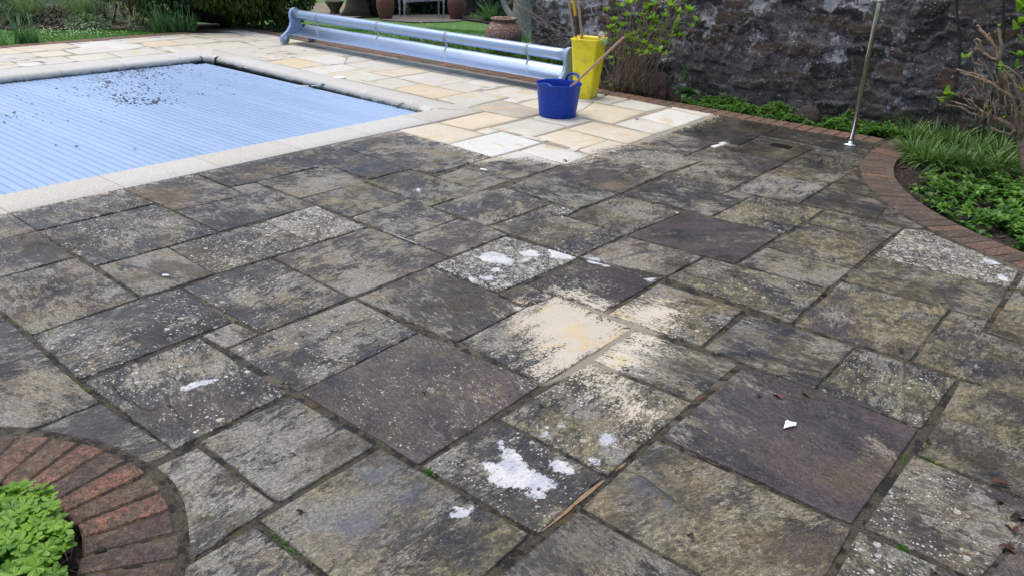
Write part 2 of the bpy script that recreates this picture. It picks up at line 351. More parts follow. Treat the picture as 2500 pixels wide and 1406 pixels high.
M['orange'] = mat_simple('orange_plastic', (.65, .16, .03), .5)
M['glove'] = mat_simple('green_glove_fabric', (.36, .50, .18), .8, .5, 40, .003)
M['gloveg'] = mat_simple('grey_glove_fabric', (.30, .32, .27), .8, .5, 40, .003)
M['steel'] = mat_simple('brushed_steel', (.52, .52, .50), .22, .1, 15, 0, .95)
M['chrome'] = mat_simple('chrome', (.85, .86, .88), .06, 0, 10, 0, 1.)
M['grate'] = mat_simple('dark_grate', (.035, .035, .04), .4, 0, 10, 0, .6)
M['terra'] = mat_simple('terracotta', (.17, .072, .048), .8, .5, 12, .004)
M['terrad'] = mat_simple('dark_terracotta', (.085, .048, .042), .85, .5, 25, .004)
M['terral'] = mat_simple('terracotta_with_lichen', (.19, .10, .075), .85, .4, 15, .006, dirt=((.50, .50, .46), .95, 55))
M['urnstone'] = mat_simple('mossy_stone', (.075, .07, .055), .9, .6, 20, .01, dirt=((.12, .13, .06), .7, 12))
M['whitewood'] = mat_simple('peeling_white_paint', (.44, .45, .45), .8, .4, 30, .003, dirt=((.10, .09, .08), .8, 22))
M['bark'] = mat_simple('brown_bark', (.15, .095, .060), .85, .6, 25, .01)
M['barkgrey'] = mat_simple('grey_lichen_bark', (.36, .35, .31), .85, .8, 26, .03, dirt=((.22, .30, .40), .8, 5))
M['darkbark'] = mat_simple('dark_bark', (.035, .028, .022), .9, .6, 14, .02)
M['cane'] = mat_simple('shrub_canes', (.34, .245, .165), .8, .8, 45, .008, dirt=((.10, .065, .04), .7, 60))
M['whiteplastic'] = mat_simple('white_plastic', (.78, .79, .80), .45, .1, 20)
M['dead'] = mat_leaf('dead_leaf', (.022, .012, .009), (.105, .045, .030), .7, .1, (.24, .165, .11))
M['wetleaf'] = mat_leaf('wet_dark_leaf', (.012, .012, .016), (.045, .032, .030), .45, .05)
M['hedge'] = mat_leaf('hedge_leaf', (.010, .026, .005), (.13, .20, .022), .5, .25, (.36, .42, .05))
M['grass'] = mat_leaf('grass_blade', (.03, .10, .012), (.10, .28, .03), .5, .3)
M['ornamental'] = mat_leaf('ornamental_grass_blade', (.07, .12, .07), (.22, .32, .16), .5, .25, (.30, .30, .20))
M['bright'] = mat_leaf('spring_leaf', (.090, .20, .018), (.30, .50, .045), .4, .38, (.38, .50, .07))
M['geran'] = mat_leaf('lobed_leaf', (.045, .14, .014), (.19, .37, .035), .42, .32, (.34, .46, .06))
M['mint'] = mat_leaf('ground_cover_leaf', (.030, .085, .012), (.13, .30, .035), .42, .25, (.24, .42, .05))
M['sedge'] = mat_leaf('sedge_blade', (.030, .058, .016), (.13, .26, .06), .45, .25, (.55, .62, .30))
M['darkleaf'] = mat_leaf('dark_green_leaf', (.008, .020, .008), (.035, .070, .022), .5, .15)
M['greyleaf'] = mat_leaf('grey_green_leaf', (.055, .105, .045), (.18, .27, .12), .6, .2)
M['brownleaf'] = mat_leaf('brown_stem_growth', (.030, .030, .022), (.085, .075, .050), .7, .1, (.075, .065, .070))
M['hosta'] = mat_leaf('broad_leaf', (.035, .10, .030), (.09, .22, .06), .35, .2)
M['agap'] = mat_leaf('strap_leaf', (.04, .11, .04), (.15, .30, .12), .4, .2, (.28, .34, .24))
M['petal'] = mat_simple('white_petal', (.85, .85, .80), .6)
M['nearblack'] = mat_simple('crack_shadow', (.012, .011, .010), .9)  # near-black: crack shade painted flat, also pool floor, sump and pebble colour
M['sand'] = mat_simple('ochre_sand', (.27, .185, .10), .9, .6, 60, .004, dirt=((.20, .17, .13), .8, 14))
M['rock'] = mat_simple('dark_rock', (.045, .035, .030), .9, .6, 18, .02, dirt=((.10, .12, .07), .5, 9))

# ================================================================== PAVING
DIRTY = [  # corners measured on the paving, character
([(-180,560),(22,519),(90,563),(-100,612)],'M'),([(22,519),(299,461),(378,497),(90,563)],'Ml'),([(299,461),(478,425),(599,475),(424,514)],'Mo'),
([(566,457),(626,445),(657,461),(599,475)],'W'),([(478,425),(685,382),(771,408),(626,445),(561,456)],'Mo'),([(685,382),(819,353),(900,381),(805,404),(771,409)],'D'),
([(819,353),(968,320),(1200,383),(1060,424),(998,413),(900,381)],'M'),([(805,404),(900,381),(998,413),(902,437)],'D'),([(1065,432),(1155,401),(1250,437),(1173,466)],'M'),
([(1155,401),(1204,385),(1267,369),(1372,401),(1318,421),(1253,438)],'W'),([(-160,620),(90,565),(183,627),(-90,700)],'D'),
([(94,564),(381,498),(533,566),(232,648)],'Dl'),([(427,514),(599,475),(659,460),(771,501),(535,565)],'D'),([(628,445),(805,403),(893,444),(733,484)],'Mw'),
([(737,485),(885,445),(1000,485),(856,531)],'My'),([(895,442),(998,413),(1173,466),(1048,503)],'My'),([(856,532),(1000,486),(1118,533),(985,583)],'Ml'),
([(1055,504),(1173,466),(1240,458),(1345,497),(1190,550)],'M'),([(1315,510),(1345,498),(1411,511),(1381,527)],'L'),([(1240,457),(1321,421),(1512,472),(1412,511)],'Mo'),
([(1321,422),(1441,380),(1627,421),(1517,473)],'Dpo'),([(1537,355),(1637,323),(1750,348),(1667,382)],'M'),([(1700,301),(1752,281),(1905,311),(1857,331)],'By'),
([(1637,323),(1700,301),(1857,331),(1804,356),(1750,348)],'B'),([(1857,332),(1905,311),(2061,331),(2138,352),(2112,384),(2047,369)],'By'),
([(1782,368),(1804,356),(1857,332),(1988,362),(1915,398)],'By'),([(1732,357),(1763,349),(1804,356),(1780,368)],'M'),([(1668,382),(1732,358),(1917,398),(1854,426)],'M'),
([(1441,379),(1537,354),(1668,384),(1712,394),(1627,421)],'Wl'),([(1413,366),(1485,343),(1537,354),(1442,379)],'W'),([(1605,440),(1712,394),(1854,426),(1757,475)],'M'),
([(1520,473),(1605,440),(1757,475),(1820,488),(1738,528)],'D'),([(1764,474),(1793,465),(1837,477),(1812,488)],'Wy'),([(1793,465),(1866,424),(2022,453),(1951,497)],'Mw'),
([(1866,424),(1920,399),(2065,427),(2022,453)],'My'),([(1920,398),(1988,363),(2047,369),(2110,385),(2098,410),(2098,432),(2065,427)],'Gd'),([(2022,455),(2067,429),(2098,433),(2106,460),(2135,484)],'Gd'),
([(1954,497),(2020,458),(2135,485),(2166,506),(2142,533)],'Gd'),([(2147,534),(2171,509),(2205,528),(2250,553),(2262,561),(2223,553)],'Gd'),
([(1740,530),(1837,478),(1954,498),(2013,511),(1912,570)],'Yl'),([(1971,545),(2019,513),(2205,556),(2159,590)],'Yl'),([(1873,602),(1969,547),(2158,590),(2082,655)],'Yp'),
([(1803,645),(1871,604),(2080,656),(2022,704)],'Wy'),([(2134,624),(2208,558),(2262,563),(2341,599),(2383,614),(2426,634),(2490,657),(2466,701)],'Lmy'),
([(2062,685),(2130,625),(2464,703),(2417,779),(2315,754)],'Ya'),([(1941,790),(2055,687),(2315,754),(2221,878)],'Yap'),([(2306,776),(2321,757),(2414,781),(2395,809)],'Gw'),
([(2229,881),(2306,779),(2406,812),(2600,874),(2560,989)],'Gy'),([(2409,808),(2477,707),(2600,735),(2600,870)],'Gy'),([(2482,700),(2505,663),(2600,690),(2600,730)],'L'),
([(1995,949),(2092,846),(2334,924),(2248,1044)],'Gyl'),([(2240,1106),(2347,927),(2600,1005),(2570,1243)],'Gy'),([(2109,1283),(2231,1110),(2535,1237),(2388,1412)],'Gpl'),
([(2040,1412),(2098,1296),(2370,1416),(2300,1520),(1985,1520)],'Gl'),([(2420,1412),(2500,1262),(2600,1300),(2620,1500),(2380,1500)],'Dp'),
([(1618,1064),(1820,893),(1995,950),(2240,1048),(2078,1277)],'Pa'),([(1421,1236),(1604,1072),(2078,1287),(2014,1404),(1960,1510),(1890,1500)],'Gya'),
([(1413,1246),(1715,1412),(1870,1500),(1750,1600),(1040,1600),(1223,1404)],'Gda'),([(1034,1135),(1216,1024),(1470,1160),(1312,1300)],'Ml'),
([(1224,1020),(1440,886),(1688,981),(1484,1156)],'Gyl'),([(1448,877),(1550,803),(1802,888),(1692,974)],'G'),([(1125,833),(1283,751),(1358,722),(1547,799),(1325,934)],'Ml'),
([(1488,766),(1608,692),(1814,755),(1712,845)],'Yl'),([(1285,695),(1425,632),(1621,677),(1475,759)],'Bpl'),([(1216,715),(1284,694),(1352,721),(1282,748)],'My'),
([(1058,647),(1235,577),(1411,628),(1217,714)],'Lbm'),([(1418,627),(1530,579),(1715,628),(1628,674)],'Wp'),([(1194,553),(1322,511),(1524,574),(1413,626)],'Myl'),
([(1384,528),(1518,475),(1663,519),(1530,572)],'My'),([(1533,574),(1668,518),(1910,571),(1795,643)],'P'),([(1628,677),(1722,629),(2018,706),(1933,786)],'Gyl'),
([(1720,847),(1828,765),(2087,844),(1988,947)],'Ga'),([(734,956),(1022,812),(1322,936),(1023,1130)],'Pl'),([(872,727),(1055,650),(1281,750),(1117,834)],'D'),
([(668,630),(902,554),(1098,629),(857,724)],'Mp'),([(648,540),(771,502),(893,554),(764,594)],'WL'),([(413,604),(648,541),(764,595),(524,668)],'Myl'),
([(239,650),(410,605),(523,669),(347,724)],'Ww'),([(-75,697),(185,628),(340,727),(76,816)],'Ma'),([(-200,735),(-75,697),(15,780),(-120,820)],'M'),
([(-130,822),(20,781),(134,886),(-20,940)],'D'),([(-45,945),(133,887),(243,980),(78,1043),(0,1039),(-60,1040)],'W'),([(90,1046),(245,982),(422,1097),(362,1128),(289,1092),(245,1075),(162,1058)],'M'),
([(208,931),(486,826),(699,958),(422,1095)],'Ml'),([(78,817),(347,727),(440,702),(567,782),(193,925)],'Dl'),([(446,702),(524,670),(662,633),(853,727),(641,811)],'Dl'),
([(494,818),(570,786),(632,814),(552,848)],'Wg'),([(557,850),(640,814),(866,731),(1020,810),(730,954)],'Ml'),([(985,583),(1118,534),(1190,553),(1238,572),(1100,627)],'Mp'),
([(491,1076),(708,966),(914,1086),(680,1223)],'W'),([(384,1137),(482,1091),(670,1227),(463,1362),(461,1310),(457,1255),(447,1213),(430,1180)],'M'),
([(637,1266),(928,1093),(1291,1302),(1187,1392),(1030,1560),(990,1560),(816,1408)],'Gyw'),([(455,1382),(620,1284),(790,1412),(910,1500),(700,1620),(430,1500)],'M'),
]
CLEAN = [
('b',[(971,318),(1069,300),(1185,328),(1094,352)]),('o',[(1072,299),(1183,273),(1272,290),(1156,318)]),('v',[(1159,320),(1192,311),(1224,320),(1187,329)]),
('k',[(1145,263),(1222,245),(1316,268),(1340,274),(1272,290)]),('w',[(1297,289),(1343,274),(1446,295),(1391,309)]),('g',[(1196,313),(1293,290),(1386,310),(1303,335)]),
('b',[(1308,335),(1385,314),(1485,343),(1411,366)]),('w',[(1267,369),(1325,350),(1441,379),(1381,401)]),('W',[(1094,352),(1224,321),(1325,348),(1203,384)]),
('b',[(1387,314),(1448,297),(1597,329),(1535,352)]),('v',[(1499,303),(1557,288),(1657,309),(1598,328)]),('b',[(1400,281),(1450,251),(1578,274),(1498,302)]),
('W',[(1559,287),(1633,265),(1722,285),(1655,309)]),('g',[(1487,255),(1541,243),(1631,261),(1581,273)]),('w',[(1635,264),(1645,260),(1748,279),(1722,284)]),
('g',[(1447,248),(1487,231),(1539,242),(1485,255)]),('v',[(1316,268),(1380,243),(1448,252),(1397,284),(1343,273)]),('v',[(1380,242),(1400,219),(1480,231),(1445,250)]),
('b',[(1264,253),(1318,240),(1378,243),(1316,268)]),('v',[(1172,224),(1246,211),(1348,234),(1283,246)]),('g',[(1064,242),(1165,223),(1243,237),(1146,262)]),
('v',[(1224,245),(1246,239),(1283,245),(1262,253)]),('o',[(959,219),(1029,206),(1138,228),(1063,242)]),('g',[(882,202),(964,190),(1027,206),(957,219)]),
('v',[(967,190),(1055,176),(1158,195),(1064,212)]),('g',[(1067,212),(1128,201),(1194,213),(1140,228)]),('v',[(1129,201),(1210,187),(1300,202),(1246,211),(1195,213)]),
('v',[(1246,211),(1300,203),(1398,219),(1348,234)]),('g',[(1095,181),(1132,173),(1212,187),(1158,195)]),('v',[(1004,165),(1047,157),(1132,172),(1095,181)]),
('g',[(785,182),(872,171),(961,190),(882,202)]),('b',[(902,178),(1001,165),(1055,175),(965,189)]),('g',[(872,171),(920,162),(1001,165),(902,178)]),
('w',[(731,168),(839,157),(885,169),(785,182)]),('v',[(842,157),(910,148),(1001,165),(922,162),(885,168)]),('v',[(913,147),(941,142),(1047,157),(1004,165)]),
('o',[(654,151),(717,141),(796,157),(731,168)]),('w',[(720,141),(811,133),(848,142),(840,157),(796,157)]),('v',[(848,142),(870,134),(941,142),(912,147),(842,157)]),
('g',[(655,132),(705,125),(762,121),(836,134),(759,145),(720,140)]),('w',[(770,120),(848,122),(899,131),(850,138)]),('v',[(637,120),(708,110),(800,121),(705,125)]),
('b',[(450,85),(551,77),(594,88),(503,94)]),('w',[(553,77),(612,73),(700,91),(620,88)]),('w',[(600,89),(685,91),(760,106),(682,98)]),('v',[(586,90),(640,88),(690,98),(626,98)]),
('g',[(508,94),(586,90),(626,98),(550,101)]),('w',[(389,92),(448,86),(480,92),(420,97)]),('g',[(412,99),(482,93),(545,101),(466,110)]),('g',[(466,110),(580,101),(631,114),(517,122)]),
('v',[(602,105),(652,98),(698,109),(632,115)]),('b',[(693,98),(760,106),(848,121),(708,110)]),('w',[(386,117),(466,110),(517,122),(434,131)]),('o',[(338,105),(407,99),(466,110),(368,116)]),
('v',[(290,100),(384,92),(420,97),(330,105)]),('W',[(176,110),(250,100),(356,114),(305,124),(199,117)]),('b',[(14,118),(157,106),(196,116),(68,129)]),
('w',[(157,124),(199,117),(256,114),(305,124),(191,134)]),('b',[(-60,124),(14,118),(68,129),(-40,138)]),('b',[(71,129),(151,124),(182,134),(102,141)]),
('g',[(159,139),(262,129),(293,141),(194,152)]),('v',[(262,129),(366,117),(413,129),(299,141)]),('v',[(250,100),(290,99),(368,114),(356,114)]),('w',[(34,155),(94,151),(111,158),(57,164)]),
('v',[(-60,150),(60,143),(102,141),(30,152)]),
]
CC0 = dict(b=(.60, .53, .40), o=(.60, .47, .30), g=(.50, .50, .43), w=(.58, .59, .56), W=(.66, .69, .69), v=(.53, .52, .49), k=(.30, .26, .19))
CC = {k: tuple(lerp(a, b, .36) for a, b in zip(v, (.53, .505, .42))) for k, v in CC0.items()}
def inset(poly, d):
    n = len(poly); out = []
    A = sum(poly[i][0] * poly[(i + 1) % n][1] - poly[(i + 1) % n][0] * poly[i][1] for i in range(n)) / 2
    if A < 0: poly = poly[::-1]
    L = []
    for i in range(n):
        a = np.array(poly[i]); b = np.array(poly[(i + 1) % n]); e = (b - a) / np.linalg.norm(b - a); nrm = np.array([-e[1], e[0]]); L.append((a + nrm * d, e))
    for i in range(n):
        p, e = L[i - 1]; q, g = L[i]; cr = e[0] * g[1] - e[1] * g[0]
        if abs(cr) < .05: out.append(tuple(q)); continue
        t = ((q[0] - p[0]) * g[1] - (q[1] - p[1]) * g[0]) / cr; out.append(tuple(p + e * t))
    return out
CLEANP = [gp([(905, 332), (968, 320), (1100, 354), (1203, 385), (1150, 397), (1215, 391), (1290, 388), (1350, 402), (1420, 395), (1450, 376), (1500, 366), (1537, 353), (1640, 322), (1752, 279)]) + [(-3.1, 9), (-20, 9), (-20, -8), (-4.62, -8), (-4.62, 3.)]] + [gp(p) for p in (
    [(1255,775),(1300,738),(1362,722),(1450,750),(1548,800),(1500,850),(1440,885),(1400,905),(1325,932),(1300,915),(1310,880),(1318,850),(1300,820),(1280,800)],
    [(1488,768),(1560,738),(1620,738),(1655,762),(1625,800),(1600,812),(1560,800)],[(1450,880),(1548,803),(1600,820),(1615,850),(1590,865),(1570,895),(1500,902)],
    [(1400,900),(1440,882),(1500,915),(1500,940),(1480,965),(1465,965),(1445,930)],[(1500,950),(1530,970),(1565,1000),(1550,1012),(1520,985)],
    [(1360,710),(1400,712),(1480,740),(1475,759),(1440,750)])]
PALEP = [gp(p) for p in ([(555,705),(600,698),(635,715),(635,745),(590,745),(560,725)],)]
WHITEP = [gp(p) for p in (
    [(1214,1075),(1222,1073),(1240,1090),(1275,1115),(1290,1140),(1340,1165),(1368,1182),(1350,1195),(1300,1192),(1260,1190),(1225,1187),(1190,1182),(1200,1160),(1182,1142),(1172,1128),(1225,1128),(1222,1100)],
    [(1275,1195),(1335,1200),(1330,1217),(1300,1215)],[(1340,1125),(1370,1120),(1400,1140),(1415,1150),(1390,1160),(1350,1145)],[(1313,1060),(1335,1055),(1342,1065),(1320,1070)],
    [(1463,1062),(1495,1057),(1500,1075),(1480,1100),(1468,1085)],[(1437,1118),(1465,1115),(1462,1130),(1445,1130)],[(1360,1033),(1378,1030),(1380,1046),(1365,1047)],
    [(1100,1245),(1125,1232),(1152,1240),(1152,1258),(1130,1267),(1103,1265)],[(1165,630),(1185,616),(1215,616),(1235,625),(1257,640),(1245,648),(1215,642),(1190,641)],
    [(1262,615),(1290,611),(1315,609),(1317,626),(1300,629),(1275,623)],[(1338,610),(1360,607),(1385,619),(1407,630),(1375,633),(1345,629)],[(1172,671),(1202,674),(1196,687),(1180,685)],
    [(1142,669),(1162,680),(1150,692)],[(1425,629),(1450,629),(1492,645),(1485,652),(1440,640)],[(1272,631),(1295,631),(1290,640)],[(1637,505),(1657,509),(1670,518),(1652,519)],
    [(1200,655),(1225,652),(1222,664),(1205,664)],[(1290,660),(1308,656),(1310,668)],[(2395,631),(2420,634),(2444,645),(2415,647)],[(2428,667),(2450,671),(2468,686),(2440,684)],
    [(440,945),(490,930),(530,922),(535,932),(480,945),(445,953)],
    [(1733,356),(1765,346),(1780,350),(1745,362)],[(1570,680),(1600,676),(1590,690)],[(1010,462),(1030,458),(1022,468)])]
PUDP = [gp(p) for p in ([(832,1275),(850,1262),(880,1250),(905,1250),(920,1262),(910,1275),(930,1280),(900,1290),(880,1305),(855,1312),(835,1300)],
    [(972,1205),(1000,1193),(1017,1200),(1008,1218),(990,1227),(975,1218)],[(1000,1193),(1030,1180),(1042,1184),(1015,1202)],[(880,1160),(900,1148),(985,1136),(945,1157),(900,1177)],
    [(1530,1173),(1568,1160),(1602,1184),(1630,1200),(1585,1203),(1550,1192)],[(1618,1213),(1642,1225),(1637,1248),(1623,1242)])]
DAMPP = [gp(p) for p in ([(860,1200),(1000,1180),(1080,1200),(1000,1300),(930,1350),(850,1330),(820,1250)],[(1790,300),(1900,288),(2110,345),(2060,372),(1900,348)],[(1820,330),(1930,355),(1880,374),(1790,348)],
    [(1750,950),(1900,960),(1950,1040),(1780,1080),(1700,1020)],[(1750,800),(1880,800),(1920,860),(1800,870)],[(1550,860),(1650,870),(1750,930),(1600,900)],[(1400,1260),(1500,1290),(1400,1400),(1250,1400)],
    [(1560,1120),(1700,1200),(1650,1290),(1500,1200)],[(450,690),(530,690),(560,740),(520,740)])]
def ring_ok(P, off=0.):  # True where the paving lies (outside both brick arcs)
    a = np.hypot(P[:, 0] + 1.998, P[:, 1] - .100) > .735 + off
    b = np.hypot(P[:, 0] - .431, P[:, 1] - 6.466) > 2.132 + off
    return a & b
def keep_t(P):
    pool = (P[:, 0] > -9.13) & (P[:, 0] < -4.59) & (P[:, 1] < 5.2 + (-4.6 - P[:, 0]) * .038)
    return ~pool & ring_ok(P, -.06)
SV, SF, SA = [], [], dict(tc=[], p1=[], p2=[], fld=[], cc=[])
nv = 0
def add_slab(poly, code, base, sp, jw):
    """poly: world corners; base: cleaned colour; code: state of the crust"""
    global nv
    edge = .0035 if sp < .03 else .006
    outer = inset(poly, jw); top = inset(outer, edge)
    bm = bmesh.new(); f = bm.faces.new([bm.verts.new((x, y, 0)) for x, y in top])
    if f.normal.z < 0: f.normal_flip()
    xs = [p[0] for p in top]; ys = [p[1] for p in top]
    for ax, lo, hi in ((0, min(xs), max(xs)), (1, min(ys), max(ys))):
        k = math.ceil(lo / sp) * sp
        while k < hi:
            bmesh.ops.bisect_plane(bm, geom=bm.verts[:] + bm.edges[:] + bm.faces[:], dist=1e-5, plane_co=(k, 0, 0) if ax == 0 else (0, k, 0), plane_no=(1, 0, 0) if ax == 0 else (0, 1, 0)); k += sp
    bm.normal_update()
    for f in bm.faces:
        if f.normal.z < 0: f.normal_flip()
    P = np.array([v.co[:2] for v in bm.verts]); nt = len(P)
    be = [e for e in bm.edges if len(e.link_faces) == 1]
    r1 = bmesh.ops.extrude_edge_only(bm, edges=be); v1 = [g for g in r1['geom'] if isinstance(g, bmesh.types.BMVert)]; e1 = [g for g in r1['geom'] if isinstance(g, bmesh.types.BMEdge)]
    O = np.array(outer); s1 = random.randint(0, 9999)
    for v in v1:
        p = np.array(v.co[:2]); best = None
        for i in range(len(O)):
            a, b = O[i], O[(i + 1) % len(O)]; ab = b - a; t = min(max(((p - a) @ ab) / (ab @ ab), 0), 1); q = a + ab * t; dd = np.linalg.norm(p - q)
            if best is None or dd < best[0]: best = (dd, q)
        q = p + (best[1] - p) * (1 + 1.1 * (float(vnoise(p[0] * 16, p[1] * 16, s1, 2)) - .55)); v.co = (q[0], q[1], -edge * .7)
    r2 = bmesh.ops.extrude_edge_only(bm, edges=e1)
    for g in r2['geom']:
        if isinstance(g, bmesh.types.BMVert): g.co.z = -.035
    bm.verts.index_update()
    A = np.array([v.co[:] for v in bm.verts]); c = P.mean(0)
    rel = A[:, :2] - c; seed = random.uniform(-40, 40)
    rv = (vnoise(rel[:, 0] * 2.2 + seed, rel[:, 1] * 7 + seed, 3, 4) - .5) * .0065 if sp < .03 else 0
    tilt = np.array([random.gauss(0, .0020), random.gauss(0, .0020)])
    z = A[:, 2] + (rv if sp < .03 else 0) * (A[:, 2] > -.02) + rel @ tilt + random.uniform(-.002, .001); A[:, 2] = z
    th = random.choice([0, 1.57]) + random.gauss(0, .25); ca, sa = math.cos(th), math.sin(th)
    tc = np.c_[rel[:, 0] * ca - rel[:, 1] * sa + seed, rel[:, 0] * sa + rel[:, 1] * ca - seed * .7, A[:, 2] + seed * .3]
    cream, yel, pur, spt, lum, warm = .1, .12, .0, .25, 1., .15
    for ch in code or '':
        if ch == 'D': cream -= .35
        elif ch == 'B': cream -= .75; lum = .62
        elif ch == 'W': cream += .55
        elif ch == 'w': cream += .3
        elif ch == 'g': yel = .1
        elif ch == 'G': cream -= .05; yel = .42; lum = .95
        elif ch == 'Y': cream -= .05; yel = .85
        elif ch == 'y': yel += .3
        elif ch == 'P': cream -= 1.25; pur = 1; lum = .92
        elif ch == 'p': pur = .7
        elif ch == 'L': spt = 1.0
        elif ch == 'l': spt += .3
        elif ch == 'm': spt = 1.25
        elif ch == 'o': warm = .9
        elif ch == 'a': warm += .3; spt -= .05
        elif ch == 'd': lum = .75
        elif ch == 'b': lum = .8
    n_ = len(A); j = lambda a: a + random.gauss(0, .06)
    Q = A[:, :2]; mn = Q.min(0) - .35; mx = Q.max(0) + .35
    def fld(polys, clampv=.5):
        r = np.full(n_, -clampv)
        for pl in polys:
            pa = np.array(pl)
            if (pa.max(0) < mn).any() or (pa.min(0) > mx).any(): continue
            r = np.maximum(r, sdpoly(Q, pa))
        return r
    cl = fld(CLEANP)
    if code is None: cl = np.maximum(cl, .3)
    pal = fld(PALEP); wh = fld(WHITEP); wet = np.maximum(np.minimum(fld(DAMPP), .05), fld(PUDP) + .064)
    SV.append(A)
    SF.extend([tuple(v.index + nv for v in f.verts) for f in bm.faces]); nv += n_
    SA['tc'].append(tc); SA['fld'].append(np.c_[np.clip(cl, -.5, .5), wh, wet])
    SA['p1'].append(np.c_[j(cream) + np.clip((pal + .02) * 30, 0, 1) * .8, np.full(n_, j(yel)), np.full(n_, pur)])
    SA['p2'].append(np.c_[np.full(n_, j(spt)), np.full(n_, lum * random.uniform(.93, 1.07)), np.full(n_, warm)])
    k_ = random.uniform(.93, 1.05)
    SA['cc'].append(np.tile([*[x * k_ for x in base], 1], (n_, 1)))
    bm.free()
TR = []
for pl, code in DIRTY:
    w = gp(pl); near = math.hypot(*np.mean(w, 0))
    base = (.58, .50, .38)
    cols = [CC[k] for k in 'bwvg']
    base = random.choice(cols) if 'W' in code and near > 5 else (.51, .465, .38)
    if pl[0] in ((1125, 833), (1488, 766)): base = (.50, .455, .37)
    add_slab(w, code, base, .018 if near < 4.6 else .028, -.0012 if near < 2.6 else (.0002 if near < 3.6 else (.0014 if near < 5 else .0022))); TR.append(np.array(w))
for k, pl in CLEAN:
    w = gp(pl); add_slab(w, None, CC[k], .10, .005); TR.append(np.array(w))
# unseen and marginal areas: the same coursing carried on
occ = {}
def covered(x, y):
    P = np.array([[x, y]])
    for t in TR:
        if t[:, 0].min() - .05 < x < t[:, 0].max() + .05 and t[:, 1].min() - .05 < y < t[:, 1].max() + .05 and sdpoly(P, t)[0] > -.035: return True
    return False
PA_, PB_ = (-4.6, 5.20), (-9.12, 5.37)
def pool_zone(x, y): return -9.13 < x < -4.59 and y < 5.2 + (-4.6 - x) * .038
cell = .305
def allowed(x, y, m=0.):
    if pool_zone(x, y) or x < -10.52 or y > 6.63 or x > 3.5 or y < -4: return False
    return bool(ring_ok(np.array([[x, y]]), m)[0])
cells = {}
for i in range(-36, 12):
    for k in range(-14, 23):
        x, y = i * cell + .14, k * cell + .12
        n_in = sum(allowed(x + a * cell, y + b * cell, .01) and not covered(x + a * cell, y + b * cell) for a in (.04, .5, .96) for b in (.04, .5, .96))
        cells[(i, k)] = n_in == 9
for (i, k) in sorted(cells):
    if not cells[(i, k)]: continue
    w_, h_ = 1, 1
    for a, b in random.sample([(2, 2), (3, 2), (2, 3), (2, 1), (1, 2), (2, 2)], 4):
        if all(cells.get((i + p, k + q)) for p in range(a) for q in range(b)): w_, h_ = a, b; break
    for p in range(w_):
        for q in range(h_): cells[(i + p, k + q)] = False
    x, y = i * cell + .14, k * cell + .12
    pl = [(x, y), (x + w_ * cell, y), (x + w_ * cell, y + h_ * cell), (x, y + h_ * cell)]
    cln = sdpoly(np.array([[x + w_ * cell / 2, y + h_ * cell / 2]]), CLEANP[0])[0] > 0
    add_slab(pl, None if cln else random.choice(['M', 'D', 'My', 'Ml', 'G']), CC[random.choice('bwvg')], .10 if cln else .05, .006)
s2 = .055
gx_, gy_ = np.meshgrid(np.arange(-10.5, -2.9, s2), np.arange(-1, 6.6, s2)); Q_ = np.c_[gx_.ravel(), gy_.ravel()]
Q_ = Q_[(sdpoly(Q_, CLEANP[0]) > .05) & keep_t(Q_)]; sdm = np.full(len(Q_), -9.)
for t in TR: sdm = np.maximum(sdm, sdpoly(Q_, t))
for q in Q_[sdm < -.024]:
    e = s2 * .62; A = np.array([(q[0] + i * e, q[1] + k * e, -.0015 + .0006 * ((i > 0) ^ (k > 0))) for i, k in ((-1, -1), (1, -1), (1, 1), (-1, 1))]); A[:, 2] -= random.random() * .0008
    SV.append(A); SF.append((nv, nv + 1, nv + 2, nv + 3)); nv += 4; tcq = A.copy()
    SA['tc'].append(tcq); SA['fld'].append(np.tile([.4, -.5, -.5], (4, 1))); SA['p1'].append(np.zeros((4, 3))); SA['p2'].append(np.tile([0, 1, 0], (4, 1))); SA['cc'].append(np.tile([*CC['v'], 1], (4, 1)))
V = np.concatenate(SV)
me = bpy.data.meshes.new('paving'); me.from_pydata(V.tolist(), [], SF); me.update(); me.polygons.foreach_set('use_smooth', [True] * len(me.polygons))
for k in ('tc', 'p1', 'p2', 'fld'):
    a = me.attributes.new(k, 'FLOAT_VECTOR', 'POINT'); a.data.foreach_set('vector', np.concatenate(SA[k]).astype(np.float32).ravel())
a = me.attributes.new('cc', 'FLOAT_COLOR', 'POINT'); a.data.foreach_set('color', np.concatenate(SA['cc']).astype(np.float32).ravel())
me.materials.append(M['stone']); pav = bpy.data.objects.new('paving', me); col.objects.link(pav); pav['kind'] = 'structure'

def sheet(name, mat, x0, x1, y0, y1, sp, keep, zf, kind='structure', cl=None, **kw):
    nx = int((x1 - x0) / sp) + 1; ny = int((y1 - y0) / sp) + 1
    X, Y = np.meshgrid(np.linspace(x0, x1, nx), np.linspace(y0, y1, ny)); P = np.c_[X.ravel(), Y.ravel()]
    Z = zf(P); I = np.arange(nx * ny).reshape(ny, nx)
    q = np.stack([I[:-1, :-1], I[:-1, 1:], I[1:, 1:], I[1:, :-1]], -1).reshape(-1, 4); cen = P[q].mean(1); q = q[keep(cen)]
    me = bpy.data.meshes.new(name); me.from_pydata(np.c_[P, Z].tolist(), [], q.tolist()); me.update(); me.polygons.foreach_set('use_smooth', [True] * len(me.polygons))
    if cl is not None: a = me.attributes.new('cl', 'FLOAT', 'POINT'); a.data.foreach_set('value', cl(P).astype(np.float32))
    me.materials.append(mat); o = bpy.data.objects.new(name, me); col.objects.link(o); o['kind'] = kind
    return o
